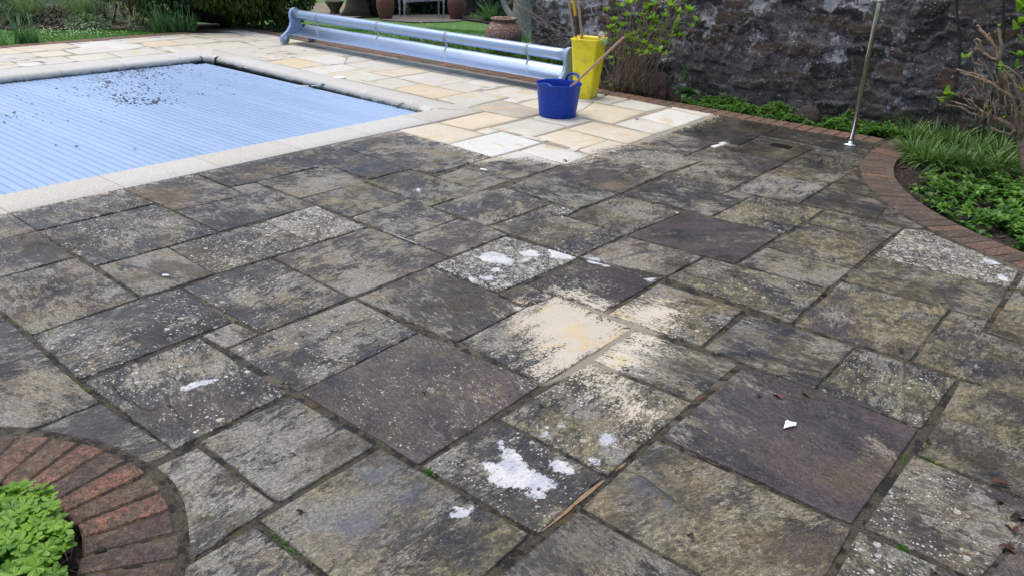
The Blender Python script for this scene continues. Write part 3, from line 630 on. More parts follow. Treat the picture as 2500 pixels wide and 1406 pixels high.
sheet('paving_joints', M['mortar'], -10.6, 3.5, -4.2, 6.74, .03, keep_t, lambda P: np.where(P[:, 0] < -4.6, -.004, -.0070) + np.minimum((vnoise(P[:, 0] * 12, P[:, 1] * 12, 5, 3) - .5) * .010, .002),
      cl=lambda P: np.clip(np.max([sdpoly(P, q) for q in CLEANP], 0) * 8 + .6, 0, 1))
# ochre sand in one open joint
def strip(name, pts, w, z, mat, parent=None, kind=None, wob=.3):
    mb = MB(); W_ = [Vector((*G(*p)[:2], z)) for p in pts]; rows = []; Q = []
    for a, b in zip(W_, W_[1:]):
        n = max(2, int((b - a).length / .02))
        for i in range(n): Q.append(a.lerp(b, i / n))
    Q.append(W_[-1])
    for i, p in enumerate(Q):
        t = (Q[min(i + 1, len(Q) - 1)] - Q[max(i - 1, 0)]).normalized(); s = Vector((-t.y, t.x, 0)); e = min(i, len(Q) - 1 - i) / 3.; k = w * min(1, .25 + e) * random.uniform(1 - wob, 1 + wob)
        rows.append((mb.vert(p - s * k), mb.vert(p + s * k)))
    for a, b in zip(rows, rows[1:]): mb.face(a[0], a[1], b[1], b[0])
    return mb.build(name, mat, parent, kind=kind)
strip('joint_sand', [(1322, 1293), (1350, 1268), (1400, 1228), (1440, 1196), (1476, 1168)], .0070, -.004, M['sand'], pav)
strip('joint_sand', [(1503, 1146), (1516, 1136), (1528, 1126)], .0055, -.004, M['sand'], pav)
for pts in ([(275,925),(273,940),(285,955),(300,972),(330,985),(345,998),(370,1002),(410,990),(425,998),(437,1022),(458,1032)],[(195,788),(240,798),(300,805),(380,814),(415,820),(434,830)],
            [(528,680),(535,692),(560,695),(575,702),(610,700),(628,712),(635,725)],[(830,519),(870,502),(930,497),(960,492)],[(1485,1128),(1540,1155),(1575,1170),(1620,1205),(1680,1245),(1720,1268),(1760,1277),(1800,1262)],
            [(2230,930),(2250,945),(2290,950),(2320,953)],[(1520,1040),(1580,1033),(1630,1030)],[(1065,452),(1100,448),(1135,453)],[(1800,1232),(1860,1262),(1950,1272),(1965,1280)],[(2105,735),(2140,745),(2170,758),(2185,768)]):
    strip('stone_crack', pts, .0014, .0052, M['nearblack'], pav, wob=.7)  # flat ribbons on the slabs, the cracks' inner shade given as colour

# ================================================================== BRICK EDGINGS
bk = MB()
def brick(p, ang, l, w, z=.001, var=None, th=.07):
    bk.c = random.random() if var is None else var
    c, s = math.cos(ang), math.sin(ang); I = []
    e = .004; jit = lambda: random.uniform(-.002, .002)
    for zz, k in ((-th, 0), (-e, 0), (0, e)):
        for x, y in ((-1, -1), (1, -1), (1, 1), (-1, 1)):
            X = x * (l / 2 - k) + jit(); Y = y * (w / 2 - k) + jit(); I.append(bk.vert((p[0] + X * c - Y * s, p[1] + X * s + Y * c, p[2] + zz + z + jit() * .5)))
    for a in (0, 4):
        for k in range(4): bk.face(I[a + k], I[a + (k + 1) % 4], I[a + 4 + (k + 1) % 4], I[a + 4 + k])
    bk.face(*I[8:12])
# ring at the near left: bricks radiate
C0 = (-1.998, .100); n = 44
for k in range(n):
    a = 2 * math.pi * (k + .35) / n; bk.c = random.random(); r0, r1 = .478 + random.uniform(-.006, .006), .702 + random.uniform(-.006, .004); da = math.pi / n; g0, g1 = .003 / r0, .0055 / r1; I = []
    for zz, e in ((-.07, 0), (-.004, 0), (.002, .005)):
        for r, s_ in ((r0 + e, -1), (r1 - e, -1), (r1 - e, 1), (r0 + e, 1)):
            aa = a + s_ * (da - (g0 if r < .6 else g1) - e / r * .8); I.append(bk.vert((C0[0] + r * math.cos(aa), C0[1] + r * math.sin(aa), zz + random.uniform(-.0015, .0015))))
    for b_ in (0, 4):
        for q in range(4): bk.face(I[b_ + q], I[b_ + (q + 1) % 4], I[b_ + 4 + (q + 1) % 4], I[b_ + 4 + q])
    bk.face(*I[8:12])
# arc at the right
C1 = (.431, 6.466); R1 = 2.128
L_ = R1; n = int(2 * math.pi * R1 / .0925)
for k in range(n):
    a = 2 * math.pi * k / n
    x, y = C1[0] + (R1 - .115) * math.cos(a), C1[1] + (R1 - .115) * math.sin(a)
    if y > 6.75 or x > 2.4: continue
    brick((x, y, 0), a, .215, .083, var=random.uniform(0, .42) if random.random() < .8 else .8)  # mostly darker bricks: damp and shade put into their tone
# straight header courses along the bed and lawn
x = -10.72
while x < -1.75:
    brick((x, 6.76, 0), math.pi / 2, .215, .103, var=random.uniform(.45, 1) if x > -4.2 or random.random() < .7 else None); x += .1115
y = -4
while y < 6.68:
    brick((-10.645, y, 0), 0, .215, .103, var=random.uniform(.5, 1)); y += .1115
bk.build('brick_edging', M['brick'], kind='structure', smooth=False)
mj = MB()
for k in range(96):
    a0, a1 = 2 * math.pi * k / 96, 2 * math.pi * (k + 1) / 96
    mj.poly([(C0[0] + r * math.cos(a), C0[1] + r * math.sin(a), -.003) for r, a in ((.482, a0), (.745, a0), (.745, a1), (.482, a1))])
for k in range(300):
    a0, a1 = math.pi * .85 + k * .0075, math.pi * .85 + (k + 1) * .0075
    mj.poly([(C1[0] + r * math.cos(a), C1[1] + r * math.sin(a), -.0035) for r, a in ((R1 - .214, a0), (R1 + .045, a0), (R1 + .045, a1), (R1 - .214, a1))])
mj.poly([(-10.75, 6.65, -.006), (-1.7, 6.65, -.006), (-1.7, 6.862, -.006), (-10.75, 6.862, -.006)]); mj.poly([(-10.748, -4, -.0065), (-10.54, -4, -.0065), (-10.54, 6.65, -.0065), (-10.748, 6.65, -.0065)])
mj.build('brick_joints', M['mortar'], kind='structure', smooth=False)

# ================================================================== POOL
def edge_v(u): return 5.2 + .038 * (-4.6 - u)
pool = empty('swimming_pool', (-6.9, 2, 0), 'rectangular swimming pool edged with pale concrete coping', 'swimming pool')
def coping_run(p0, p1, w0, w1, n, miter0=0., miter1=0.):
    """outer edge p0->p1, width w0..w1 to the left of travel"""
    p0, p1 = Vector(p0), Vector(p1); T = (p1 - p0); L = T.length; T.normalize(); S = Vector((-T.y, T.x, 0)); out = []
    for k in range(n):
        mb = MB(); mb.c = random.random() * .9; t0 = k / n * L; t1 = (k + 1) / n * L
        rows = []
        sub = 6
        for i in range(sub + 1):
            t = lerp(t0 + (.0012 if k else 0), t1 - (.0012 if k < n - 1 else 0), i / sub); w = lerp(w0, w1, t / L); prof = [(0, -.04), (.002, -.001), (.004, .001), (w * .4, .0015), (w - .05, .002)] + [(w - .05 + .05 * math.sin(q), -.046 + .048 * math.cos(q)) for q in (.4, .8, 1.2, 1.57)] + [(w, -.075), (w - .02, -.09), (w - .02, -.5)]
            row = []
            for q, z in prof:
                tt = t
                tt = min(max(t, miter0 * q), L - miter1 * q)
                row.append(mb.vert(p0 + T * tt + S * q + Vector((0, 0, z))))
            rows.append(row)
        for A, B in zip(rows, rows[1:]):
            for q in range(len(A) - 1): mb.face(A[q], B[q], B[q + 1], A[q + 1])
        out.append(mb.build('coping_stone', M['coping'], pool))
    return out
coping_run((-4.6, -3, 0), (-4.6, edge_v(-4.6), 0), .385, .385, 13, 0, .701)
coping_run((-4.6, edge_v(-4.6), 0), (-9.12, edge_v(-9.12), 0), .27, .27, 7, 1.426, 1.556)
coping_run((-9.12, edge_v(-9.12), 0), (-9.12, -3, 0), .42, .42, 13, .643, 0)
# inner rounded corners
for (cx, cy, a0) in ((-4.985 - .12, 4.94 - .12, 0), (-8.70 + .12, 5.10 - .13, math.pi / 2)):
    mb = MB(); mb.c = .8; rows = []; r = .12; X = cx + (r if a0 == 0 else -r); Y = cy + r
    for i in range(9):
        a = a0 + i * math.pi / 16; row = []
        for q, z in ((.06, .0024), (.02, .0022), (.0, .001), (-.02, -.006), (-.032, -.02), (-.036, -.05), (-.03, -.12)):
            row.append(mb.vert((cx + (r + q) * math.cos(a), cy + (r + q) * math.sin(a), z)))
        rows.append(row)
    for A, B in zip(rows, rows[1:]):
        for q in range(len(A) - 1): mb.face(A[q], A[q + 1], B[q + 1], B[q])
    mb.build('coping_corner', M['coping'], pool)
mb = MB(); mb.poly([(-9.2, -3, -.5), (-4.5, -3, -.5), (-4.5, 5.3, -.5), (-9.2, 5.3, -.5)]); mb.build('pool_floor', M['nearblack'], pool)
mb = MB(); cz = -.068; y = 4.97; k = 0
while y > -2.95:
    mb.c = random.random() * .8
    xs = np.linspace(-8.72, -4.97, 16)
    if y > 4.85: xs = np.linspace(-8.60, -5.05, 16)
    ph = random.uniform(0, 6); rows = []
    for x in xs:
        s = .0022 * math.sin(x * 1.1 + y * .9) + .003 * math.sin(x * .5 - y * .7 + 1) + .0008 * math.sin(x * 5 + ph)
        rows.append([mb.vert((x, y - d, cz + s + z)) for d, z in ((0, -.012), (.0035, 0), (.012, .0014), (.0305, .0020), (.049, .0014), (.0575, 0), (.061, -.012))])
    for A, B in zip(rows, rows[1:]):
        for q in range(6): mb.face(A[q], B[q], B[q + 1], A[q + 1])
    y -= .0613; k += 1
cover = mb.build('pool_cover', M['cover'], origin=(-6.9, 2, cz), label='pale blue slatted floating cover lying over the swimming pool', cat='pool cover')
# straps lying at the cover's edge, each ending in a white cord loop
for i, (px, py, lx, ly) in enumerate(((655, 172, 615, 168), (815, 214, 740, 213), (1000, 262, 955, 258))):
    root = empty('cover_strap', Vector(G(px, py, cz + .02)), ['grey webbing strap with white cord loop at the pool edge nearest the far corner', 'grey webbing strap with white cord loop midway along the pool edge', 'dark grey strap bunched under the coping near the pool corner by the blue tub'][i], 'strap', 'cover straps')
    a = Vector(G(px, py, cz + .02)); e = Vector(G(lx, ly, cz + .02)); mb = MB(); d = (e - a)
    side = Vector((d.y, -d.x, 0)).normalized(); rows = []
    for q in range(9):
        t = q / 8; p = a.lerp(a + d * .75, t) + Vector((0, 0, .012 + .045 * math.sin(t * 3.3) ** 2 * (1 - t))); rows.append((mb.vert(p - side * .02), mb.vert(p + side * .02)))
    # rises to the coping underside
    up = a + Vector((.02, .10, .03)); r0 = (mb.vert(up - side * .02), mb.vert(up + side * .02)); mb.face(r0[0], r0[1], rows[0][1], rows[0][0])
    for A, B in zip(rows, rows[1:]): mb.face(A[0], A[1], B[1], B[0])
    mb.build('webbing', M['strap'], root)
    if i < 2:
        mb = MB(); pts = []
        for q in range(15):
            an = q / 14 * 5.6; pts.append(a + d * .8 + Vector((.0, 0, .006)) + d.normalized() * (.07 - .065 * math.cos(an)) + side * (.035 * math.sin(an)))
        mb.tube(pts, .0045, 6); mb.build('cord_loop', M['cord'], root)
# wind blown leaves on the cover
lf = MB()
def flake(mb, p, s, up=.4):
    mb.c = random.random(); a = random.uniform(0, 6.28); n = random.choice((4, 5, 6)); c = mb.vert((p[0], p[1], p[2] + s * up * random.random() + .003)); I = []
    for k in range(n):
        q = a + 6.28 * k / n; r = s * random.uniform(.35, 1.) * (1 if k % 2 else .7); I.append(mb.vert((p[0] + r * math.cos(q), p[1] + r * .55 * math.sin(q), p[2] + .002 + random.random() * s * up)))
    for k in range(n): mb.face(c, I[k], I[(k + 1) % n])
for cx, cy, sx, sy, n_, s in ((340, 172, 55, 12, 330, .024), (270, 205, 70, 22, 330, .020), (330, 163, 45, 5, 150, .035), (180, 190, 110, 22, 90, .024), (330, 240, 60, 15, 80, .028), (430, 215, 70, 18, 45, .020), (90, 270, 90, 25, 60, .022), (520, 195, 60, 20, 25, .018), (380, 250, 15, 6, 20, .035), (270, 205, 12, 5, 22, .035), (10, 290, 25, 6, 12, .03), (295, 250, 15, 4, 14, .035)):
    for _ in range(n_):
        px, py = random.gauss(cx, sx), random.gauss(cy, sy)
        p = G(px, py, cz + .004)
        if -8.66 < p[0] < -5.02 and p[1] < 4.9: flake(lf, p, s * random.uniform(.3, 1.25))
for px, py in ((138, 357), (188, 360), (330, 366), (165, 296), (245, 232), (570, 232), (530, 219)): flake(lf, G(px, py, cz + .004), .03)
lf.build('wind_blown_leaves', M['wetleaf'], label='scattered small dark wet leaves lying on the pale blue pool cover', cat='leaves', kind='stuff')

# ================================================================== COVER REEL
RA, RB = Vector((-9.03, 6.50, .350)), Vector((-4.63, 6.47, .350))
reel = empty('cover_reel', (-6.8, 6.5, 0), 'long grey blue pool cover reel standing on the paving beside the lawn', 'reel')
mb = MB(); ctrl = [RA.lerp(RB, t / 24) for t in range(25)]; mb.tube(ctrl, .058, 40); mb.build('roller_tube', M['reel'], reel)
mb = MB(); prof = [(-.175, .128), (-.150, .122), (-.10, .118), (-.06, .128), (-.01, .135), (.03, .152), (.07, .185), (.10, .210), (.118, .224), (.123, .221), (.105, .198), (.073, .172), (.03, .140), (-.01, .124), (-.06, .117), (-.10, .108), (-.175, .118)]
rows = []
for i in range(41):
    t = i / 40; u = lerp(-8.93, -4.66, t); w = .004 * math.sin(t * 9) * math.sin(t * 23); v = lerp(6.50, 6.47, t)
    rows.append([mb.vert((u, v + a, b + w * (1 - abs(a) * 3))) for a, b in prof])
for A, B in zip(rows, rows[1:]):
    for q in range(len(A)): mb.face(A[q], A[(q + 1) % len(A)], B[(q + 1) % len(A)], B[q])
mb.build('trough', M['reel'], reel)
for u, s in ((-9.0, 1), (-4.63, -1)):
    vc = 6.50 if s == 1 else 6.47
    # outline in (v, z)
    out = []
    for k in range(13): a = math.pi * (1.0 - k / 12) + .0; out.append((.078 * math.cos(a) * 1.0, .352 + .078 * math.sin(a)))
    out += [(.082, .32), (.070, .27), (.085, .215), (.13, .16), (.19, .115), (.225, .09), (.225, .06), (.18, .055), (.12, .072), (.05, .082), (-.05, .082), (-.12, .072), (-.18, .055), (-.225, .06), (-.225, .09), (-.19, .115), (-.13, .16), (-.085, .215), (-.070, .27), (-.082, .32)]
    mb = MB(); th = .045; A = [mb.vert((u - th / 2 * s, vc + a, b)) for a, b in out]; B = [mb.vert((u + th / 2 * s, vc + a, b)) for a, b in out]
    mb.face(*A); mb.face(*reversed(B)); n = len(A)
    for k in range(n): mb.face(A[k], B[k], B[(k + 1) % n], A[(k + 1) % n])
    fr = mb.build('end_frame', M['reelplastic'], reel, smooth=False, bevel=.008)
    for sv in (-1, 1):
        mb = MB(); cx = u + .048 * s if False else u + .02 * s; c = Vector((u + .050 * s, vc + sv * .212, .062)); m2 = MB()
        mb.tube([c + Vector((-.024, 0, 0)), c + Vector((-.020, 0, 0)), c + Vector((.018, 0, 0)), c + Vector((.024, 0, 0)), c + Vector((.0245, 0, 0)), c + Vector((.020, 0, 0))], [.052, .062, .062, .056, .046, .044], 32)
        w = mb.build('wheel', M['reelplastic'], fr)
        m2.tube([c + Vector((-.060 * s, 0, 0)), c + Vector((.030 * s, 0, 0))], [.012, .010], 14); m2.build('wheel_bolt', M['steel'], fr)
    for a, b in ((-.03, .19), (-.10, .15), (.06, .17), (-.03, .40)):
        mb = MB(); c = Vector((u + th / 2 * s, vc + a, b)); mb.tube([c, c + Vector((.006 * s, 0, 0))], [.009, .006], 10); mb.build('bolt', M['steel'], fr)
for q_, k_ in ((RA, 1), (RB, -1)): mb = MB(); mb.tube([q_ + Vector((.03 * k_, 0, 0)), q_ + Vector((.045 * k_, 0, 0))], [.063, .063], 36); mb.build('tube_collar', M['reelplastic'], reel)
for u in (-8.50, -7.38, -6.27, -5.13):
    st_ = MB(); c = RA.lerp(RB, (u - RA.x) / (RB.x - RA.x)); rows = []
    for k in range(37):
        a = k / 36 * 2 * math.pi * .98 - 1.9; rows.append([st_.vert((c.x + q, c.y + .0602 * math.cos(a), c.z + .0602 * math.sin(a))) for q in (-.019, .019)])
    for A, B in zip(rows, rows[1:]): st_.face(A[0], A[1], B[1], B[0])
    rows = []
    for k in range(9):
        t = k / 8; x = c.x + .02 * math.sin(t * 2) ; rows.append([st_.vert((x + q * (1 - .3 * t), c.y - .030 + .012 * math.sin(t * 5) - t * .02, c.z - .052 - t * .085)) for q in (-.019, .019)])
    for A, B in zip(rows, rows[1:]): st_.face(A[0], A[1], B[1], B[0])
    s_o = st_.build('strap', M['strap'], reel)
    cd = MB(); b = Vector((c.x + .018, c.y - .055, c.z - .135)); cd.tube([b + Vector((-.014, 0, .006)), b + Vector((-.012, 0, -.03)), b + Vector((.004, 0, -.052)), b + Vector((.018, 0, -.028)), b + Vector((.016, 0, .006))], .0035, 5)
    cd.tube([b + Vector((.0, 0, -.05)), b + Vector((.014, -.005, -.085)), b + Vector((.028, -.02, -.105))], .0028, 5); cd.build('cord_loop', M['cord'], s_o)

# ================================================================== BIN, TUB, TOOLS
BN = Vector((-4.262, 6.325, 0))   # nearest bottom corner
ca, sa = math.cos(math.radians(14)), math.sin(math.radians(14))
def binp(a, b, z):   # a back along -u, b along +v, from the base centre
    return Vector((bc.x + a * ca - b * sa, bc.y + a * sa + b * ca, z))
wa, wb = .17, .215
bc = BN + Vector((-(wa / 2) * ca - (wb / 2) * sa, -(wa / 2) * sa + (wb / 2) * ca, 0))
def rr(a, b, r, n=5):
    P = []
    for cx, cy, a0 in ((a / 2 - r, b / 2 - r, 0), (-a / 2 + r, b / 2 - r, 90), (-a / 2 + r, -b / 2 + r, 180), (a / 2 - r, -b / 2 + r, 270)):
        for k in range(n): q = math.radians(a0 + 90 * k / (n - 1)); P.append((cx + r * math.cos(q), cy + r * math.sin(q)))
    return P
mb = MB(); rings = []; HB = .545
spec = [(.0, .96, .018), (.004, 1.0, .02)] + [(.004 + (HB - .03) * t / 8, 1.0, .022) for t in range(1, 9)]
def ringat(z, grow, r, ins=0.):
    t = z / HB; a = lerp(wa, .255, t) * grow - 2 * ins; b = lerp(wb, .300, t) * grow - 2 * ins
    return [mb.vert(binp(x, y, z)) for x, y in rr(a, b, r)]
for z, g, r in spec: rings.append(ringat(z, g, r))
rings.append(ringat(HB - .022, 1.045, .03)); rings.append(ringat(HB - .004, 1.055, .03)); rings.append(ringat(HB, 1.045, .03)); rings.append(ringat(HB, 1., .026)); rings.append(ringat(HB - .02, 1., .025, .004))
for t in (.8, .5, .2, .02): rings.append(ringat(HB * t, 1., .02, .004))
for A, B in zip(rings, rings[1:]):
    n = len(A)
    for k in range(n): mb.face(A[k], A[(k + 1) % n], B[(k + 1) % n], B[k])
mb.face(*reversed(rings[0])); mb.face(*rings[-1])
yb = mb.build('yellow_bin', M['yellow'], origin=bc, label='tall tapered yellow plastic bin holding long handled tools', cat='bin')
# worn mark moulded near the rim on its right hand face
mb = MB()
for k in range(5):
    z = HB - .09 + .003 * (k % 2); a = .14 + .0; b = .04 + k * .017
    p = binp(lerp(wa, .255, z / HB) / 2 + .0012, b, z); mb.tube([p, p + Vector((0, .010, .002))], .0028, 5)
mb.build('moulded_mark', mat_simple('faded_orange_print', (.55, .30, .03), .5), yb)
mb = MB(); # lug on the left rim
mb.box(binp(-.09, -.155, HB - .02) , (.03, .012, .03), .25); mb.build('rim_lug', M['yellow'], yb, smooth=False, bevel=.003)
def tool(name, p0, p1, r, mat, label, cat='tool handle', extra=None, group=None):
    mb = MB(); p0, p1 = Vector(p0), Vector(p1); n = 10; mb.tube([p0.lerp(p1, k / n) for k in range(n + 1)], [r] * n + [r * .8], 12)
    if extra is None: return mb.build(name, mat, origin=p0, label=label, cat=cat, group=group)
    root = empty(name, p0, label, cat, group); mb.build('shaft', mat, root); return root
bz = binp(-.02, -.04, .03)
def through(px, py, v): return Vector(PV(px, py, v))
def line_to(b, px, py, v):
    p = through(px, py, v); d = (p - Vector(b)).normalized(); return Vector(b) + d * 1.15
e1 = line_to(binp(-.01, -.07, .05), 1386, 0, 6.42); e2 = line_to(binp(0, -.02, .05), 1410, 0, 6.46); e3 = line_to(binp(-.03, -.05, .05), 1397, 0, 6.45)
h1 = line_to(binp(.0, -.045, .03), 1388, 0, 6.40); tool('broom_handle', binp(.0, -.045, .03), h1, .0105, M['wood2'], 'weathered wooden handle at the left, leaning out of the yellow bin')
h2 = line_to(binp(.03, -.01, .03), 1411, 0, 6.44); tool('rake_handle', binp(.03, -.01, .03), h2, .0125, M['wood'], 'thick pale wooden handle at the right of the tools in the yellow bin')
p0 = binp(.045, -.065, .03); h3 = line_to(p0, 1399, 0, 6.38); d = (h3 - p0).normalized()
t3 = empty('pole', p0, 'yellow pole with a black grip standing in the yellow bin between two wooden handles', 'pole')
mb = MB(); mb.tube([p0, p0 + d * .56], .013, 12); mb.build('shaft', M['yellowpole'], t3)
mb = MB(); mb.tube([p0 + d * .56, p0 + d * .57, p0 + d * .72, p0 + d * .73], [.014, .0165, .0165, .014], 14); mb.build('grip', M['black'], t3)
mb = MB(); mb.tube([p0 + d * .731, p0 + d * 1.2], .013, 12); mb.build('upper_shaft', M['yellowpole'], t3)
# pair of gloves over the near rim
gl = empty('work_gloves', binp(.13, .02, HB), 'pair of grey and green gardening gloves hung over the rim of the yellow bin', 'gloves')
mb = MB()
g0 = Vector(G(1453, 92, .56)); g0 = binp(.10, .0, HB + .004)
def puff(mb, pts, r, flat=.45):
    pts = [Vector(p) for p in pts]; rows = []
    for i, p in enumerate(pts):
        t = (pts[min(i + 1, len(pts) - 1)] - pts[max(i - 1, 0)]).normalized(); s = t.cross(Vector((.5, -.7, .3))).normalized(); u_ = t.cross(s)
        rows.append([mb.vert(p + s * (r[i] * math.cos(a)) + u_ * (r[i] * flat * math.sin(a))) for a in [6.283 * k / 12 for k in range(12)]])
    for A, B in zip(rows, rows[1:]):
        for k in range(12): mb.face(A[k], A[(k + 1) % 12], B[(k + 1) % 12], B[k])
    mb.face(*reversed(rows[0])); mb.face(*rows[-1])
puff(mb, [binp(.07, .055, HB + .035), binp(.085, .04, HB + .038), binp(.11, .02, HB + .028), binp(.122, .01, HB + .008)], [.014, .032, .034, .026], .5); mb.build('glove', M['gloveg'], gl)
mb = MB(); puff(mb, [binp(.118, .0, HB + .010), binp(.137, .006, HB - .012), binp(.146, .004, HB - .035), binp(.150, .0, HB - .052)], [.028, .036, .036, .026], .5); mb.build('glove', M['glove'], gl)
mb = MB(); puff(mb, [binp(.114, .014, HB + .02), binp(.128, .012, HB + .004)], [.031, .034], .55); mb.build('cuff_band', M['orange'], gl)
# tub
TC = Vector(G(1360.5, 283))
mb = MB(); prof = [(.0, .006), (.140, .006), (.150, .001), (.156, .004), (.159, .014), (.168, .10), (.179, .19), (.186, .256), (.192, .268), (.196, .272), (.196, .277), (.192, .279), (.187, .275), (.182, .256), (.175, .19), (.164, .10), (.155, .02), (.14, .012), (0, .012)]
mb.lathe(TC, prof, 56); tub = mb.build('rubber_tub', M['blue'], origin=TC, label='round flexible blue rubber tub with two looped handles', cat='tub')
camdir = Vector((-TC.x, -TC.y, 0)).normalized(); right = Vector((-camdir.y, camdir.x, 0))
for sgn, base_ang in ((1, 0), (-1, math.pi)):
    # handle grows up from the rim; axis roughly left and right as seen from the paving
    axis = ((right * .62 - camdir * .78) * sgn).normalized(); tang = Vector((-axis.y, axis.x, 0)); mb = MB(); pts = []
    for k in range(15):
        t = k / 14; a = math.pi * t; lean = .030 * math.sin(a) if sgn > 0 else -.055 * math.sin(a)
        hgt = .060 * math.sin(a) ** .6 if sgn > 0 else -.008 + .020 * math.sin(a)
        pts.append(TC + axis * (.190 * math.cos((t - .5) * .62) + lean * .35) + tang * (.066 * math.cos(a)) + Vector((0, 0, .272 + hgt)))
    mb.tube(pts, [.0125] * 3 + [.0105] * 9 + [.0125] * 3, 10); mb.build('handle', M['blue'], tub)
w0 = Vector(G(1396, 211, .276)); a0 = Vector(G(1350, 254, .06)); re_ = Vector(ray(1523, 94)).normalized(); dd = (w0 - a0).normalized()
O_ = Vector((0, 0, H)); w_ = a0 - O_; bq = dd.dot(re_); e = a0 + dd * ((bq * re_.dot(w_) - dd.dot(w_)) / (1 - bq * bq)); w0 = a0; dv = Vector((0, 0, 0))
tool('mop_handle', w0 - dv * .22, e, .0105, M['wood'], 'pale round wooden stick leaning in the blue tub', 'stick')

# ================================================================== SHOWER POLE, DRAIN, LIDS
PB = Vector(G(2076, 354)); top = Vector((PB.x - .005, PB.y - .02, 1.9))
sh = empty('shower_pole', PB, 'tall thin stainless steel outdoor shower pole by the stone wall', 'shower')
mb = MB(); mb.tube([PB, top], .0185, 24); mb.build('pipe', M['steel'], sh)
mb = MB(); mb.lathe(PB, [(.0, .0175), (.03, .017), (.052, .012), (.058, .006), (.058, .001), (0, .001)][::-1], 36); mb.lathe(PB, [(.024, .016), (.022, .026), (.018, .028)], 24); mb.build('base_flange', M['chrome'], sh)
mb = MB(); t = Vector(PV(2146, 2, PB.y - .01)); tz = t.z; c = Vector((PB.x - .0, PB.y - .012, tz)); k = Vector((-.84, -.55, 0))
mb.tube([c + k * .01, c + k * .035, c + k * .045, c + k * .06, c + k * .068], [.014, .014, .021, .021, .016], 20); mb.tube([c + k * .052 + Vector((0, 0, 0)), c + k * .052 + Vector((0, 0, .035))], .007, 10); mb.tube([c + Vector((0, 0, -.018)), c + Vector((0, 0, .018))], .0225, 24); mb.build('tap', M['chrome'], sh)
dc = Vector(G(1907, 358)); dr = empty('drain_grate', dc, 'small slotted rectangular drain grate set in the dark paving near the shower pole', 'drain')
mb = MB()
for x, y, a, b in ((0, .033, .15, .012), (0, -.033, .15, .012), (-.069, 0, .012, .054), (.069, 0, .012, .054)): mb.box(dc + Vector((x, y, .006)), (a, b, .006))
mb.build('frame', M['grate'], dr, smooth=False); mb = MB()
for k in range(9): mb.box(dc + Vector((-.056 + k * .014, 0, .0055)), (.006, .054, .004))
mb.build('bars', M['grate'], dr, smooth=False); mb = MB(); mb.box(dc + Vector((0, 0, .0015)), (.14, .06, .004)); mb.build('sump', M['nearblack'], dr, smooth=False)
c = Vector(G(830, 190, .005)); mb = MB(); mb.lathe(c, [(0, .009), (.045, .008), (.058, .005), (.062, .001), (.062, -.004)][::-1], 30); mb.build('skimmer_lid', M['whiteplastic'], origin=c, label='small round white lid lying on the pale paving near the pool coping', cat='lid')
c = Vector(G(1142, 184, .004)); mb = MB(); mb.tube([c + Vector((.028 * math.cos(a), .028 * math.sin(a), 0)) for a in np.linspace(0, 6.283, 20)], .003, 6, False); mb.build('plug_ring', M['whiteplastic'], origin=c, label='small pale ring set in the paving in front of the reel trough', cat='ring')
c = Vector(G(1928, 1033, .006)); mb = MB(); P = [G(*p, .006 + random.random() * .004) for p in ((1913, 1045), (1918, 1026), (1922, 1024), (1932, 1028), (1945, 1030), (1943, 1038), (1930, 1040))]
I = [mb.vert(p) for p in P]; k = mb.vert((c.x, c.y, .014)); [mb.face(I[i], I[(i + 1) % 7], k) for i in range(7)]; o = mb.build('plastic_scrap', M['whiteplastic'], origin=c, label='torn scrap of white plastic on the purple brown slab', cat='scrap', smooth=False)
for (x1, y1, x2, y2, r, nm, lb) in ((396, 672, 414, 673, .006, 'chalk_piece', 'short white rounded stick lying on a pale blotched slab'), (1172, 413, 1190, 417, .008, 'pebble', 'flat white pebble at a joint between dark slabs')):
    a, b = Vector(G(x1, y1, .01)), Vector(G(x2, y2, .01)); mb = MB(); mb.tube([a, a.lerp(b, .15), a.lerp(b, .85), b], [r * .5, r, r, r * .5], 8); mb.build(nm, M['whiteplastic'], origin=a, label=lb, cat=nm.split('_')[0])
mb = MB(); P = [Vector(G(*p, .007)) for p in ((952, 567), (970, 577), (990, 585), (1010, 592), (1019, 597))]; mb.tube(P, [.002, .0035, .004, .0035, .002], 6); mb.build('dry_stem', M['whitewood'], origin=P[0], label='long pale dry stem lying along a joint between slabs', cat='stem')

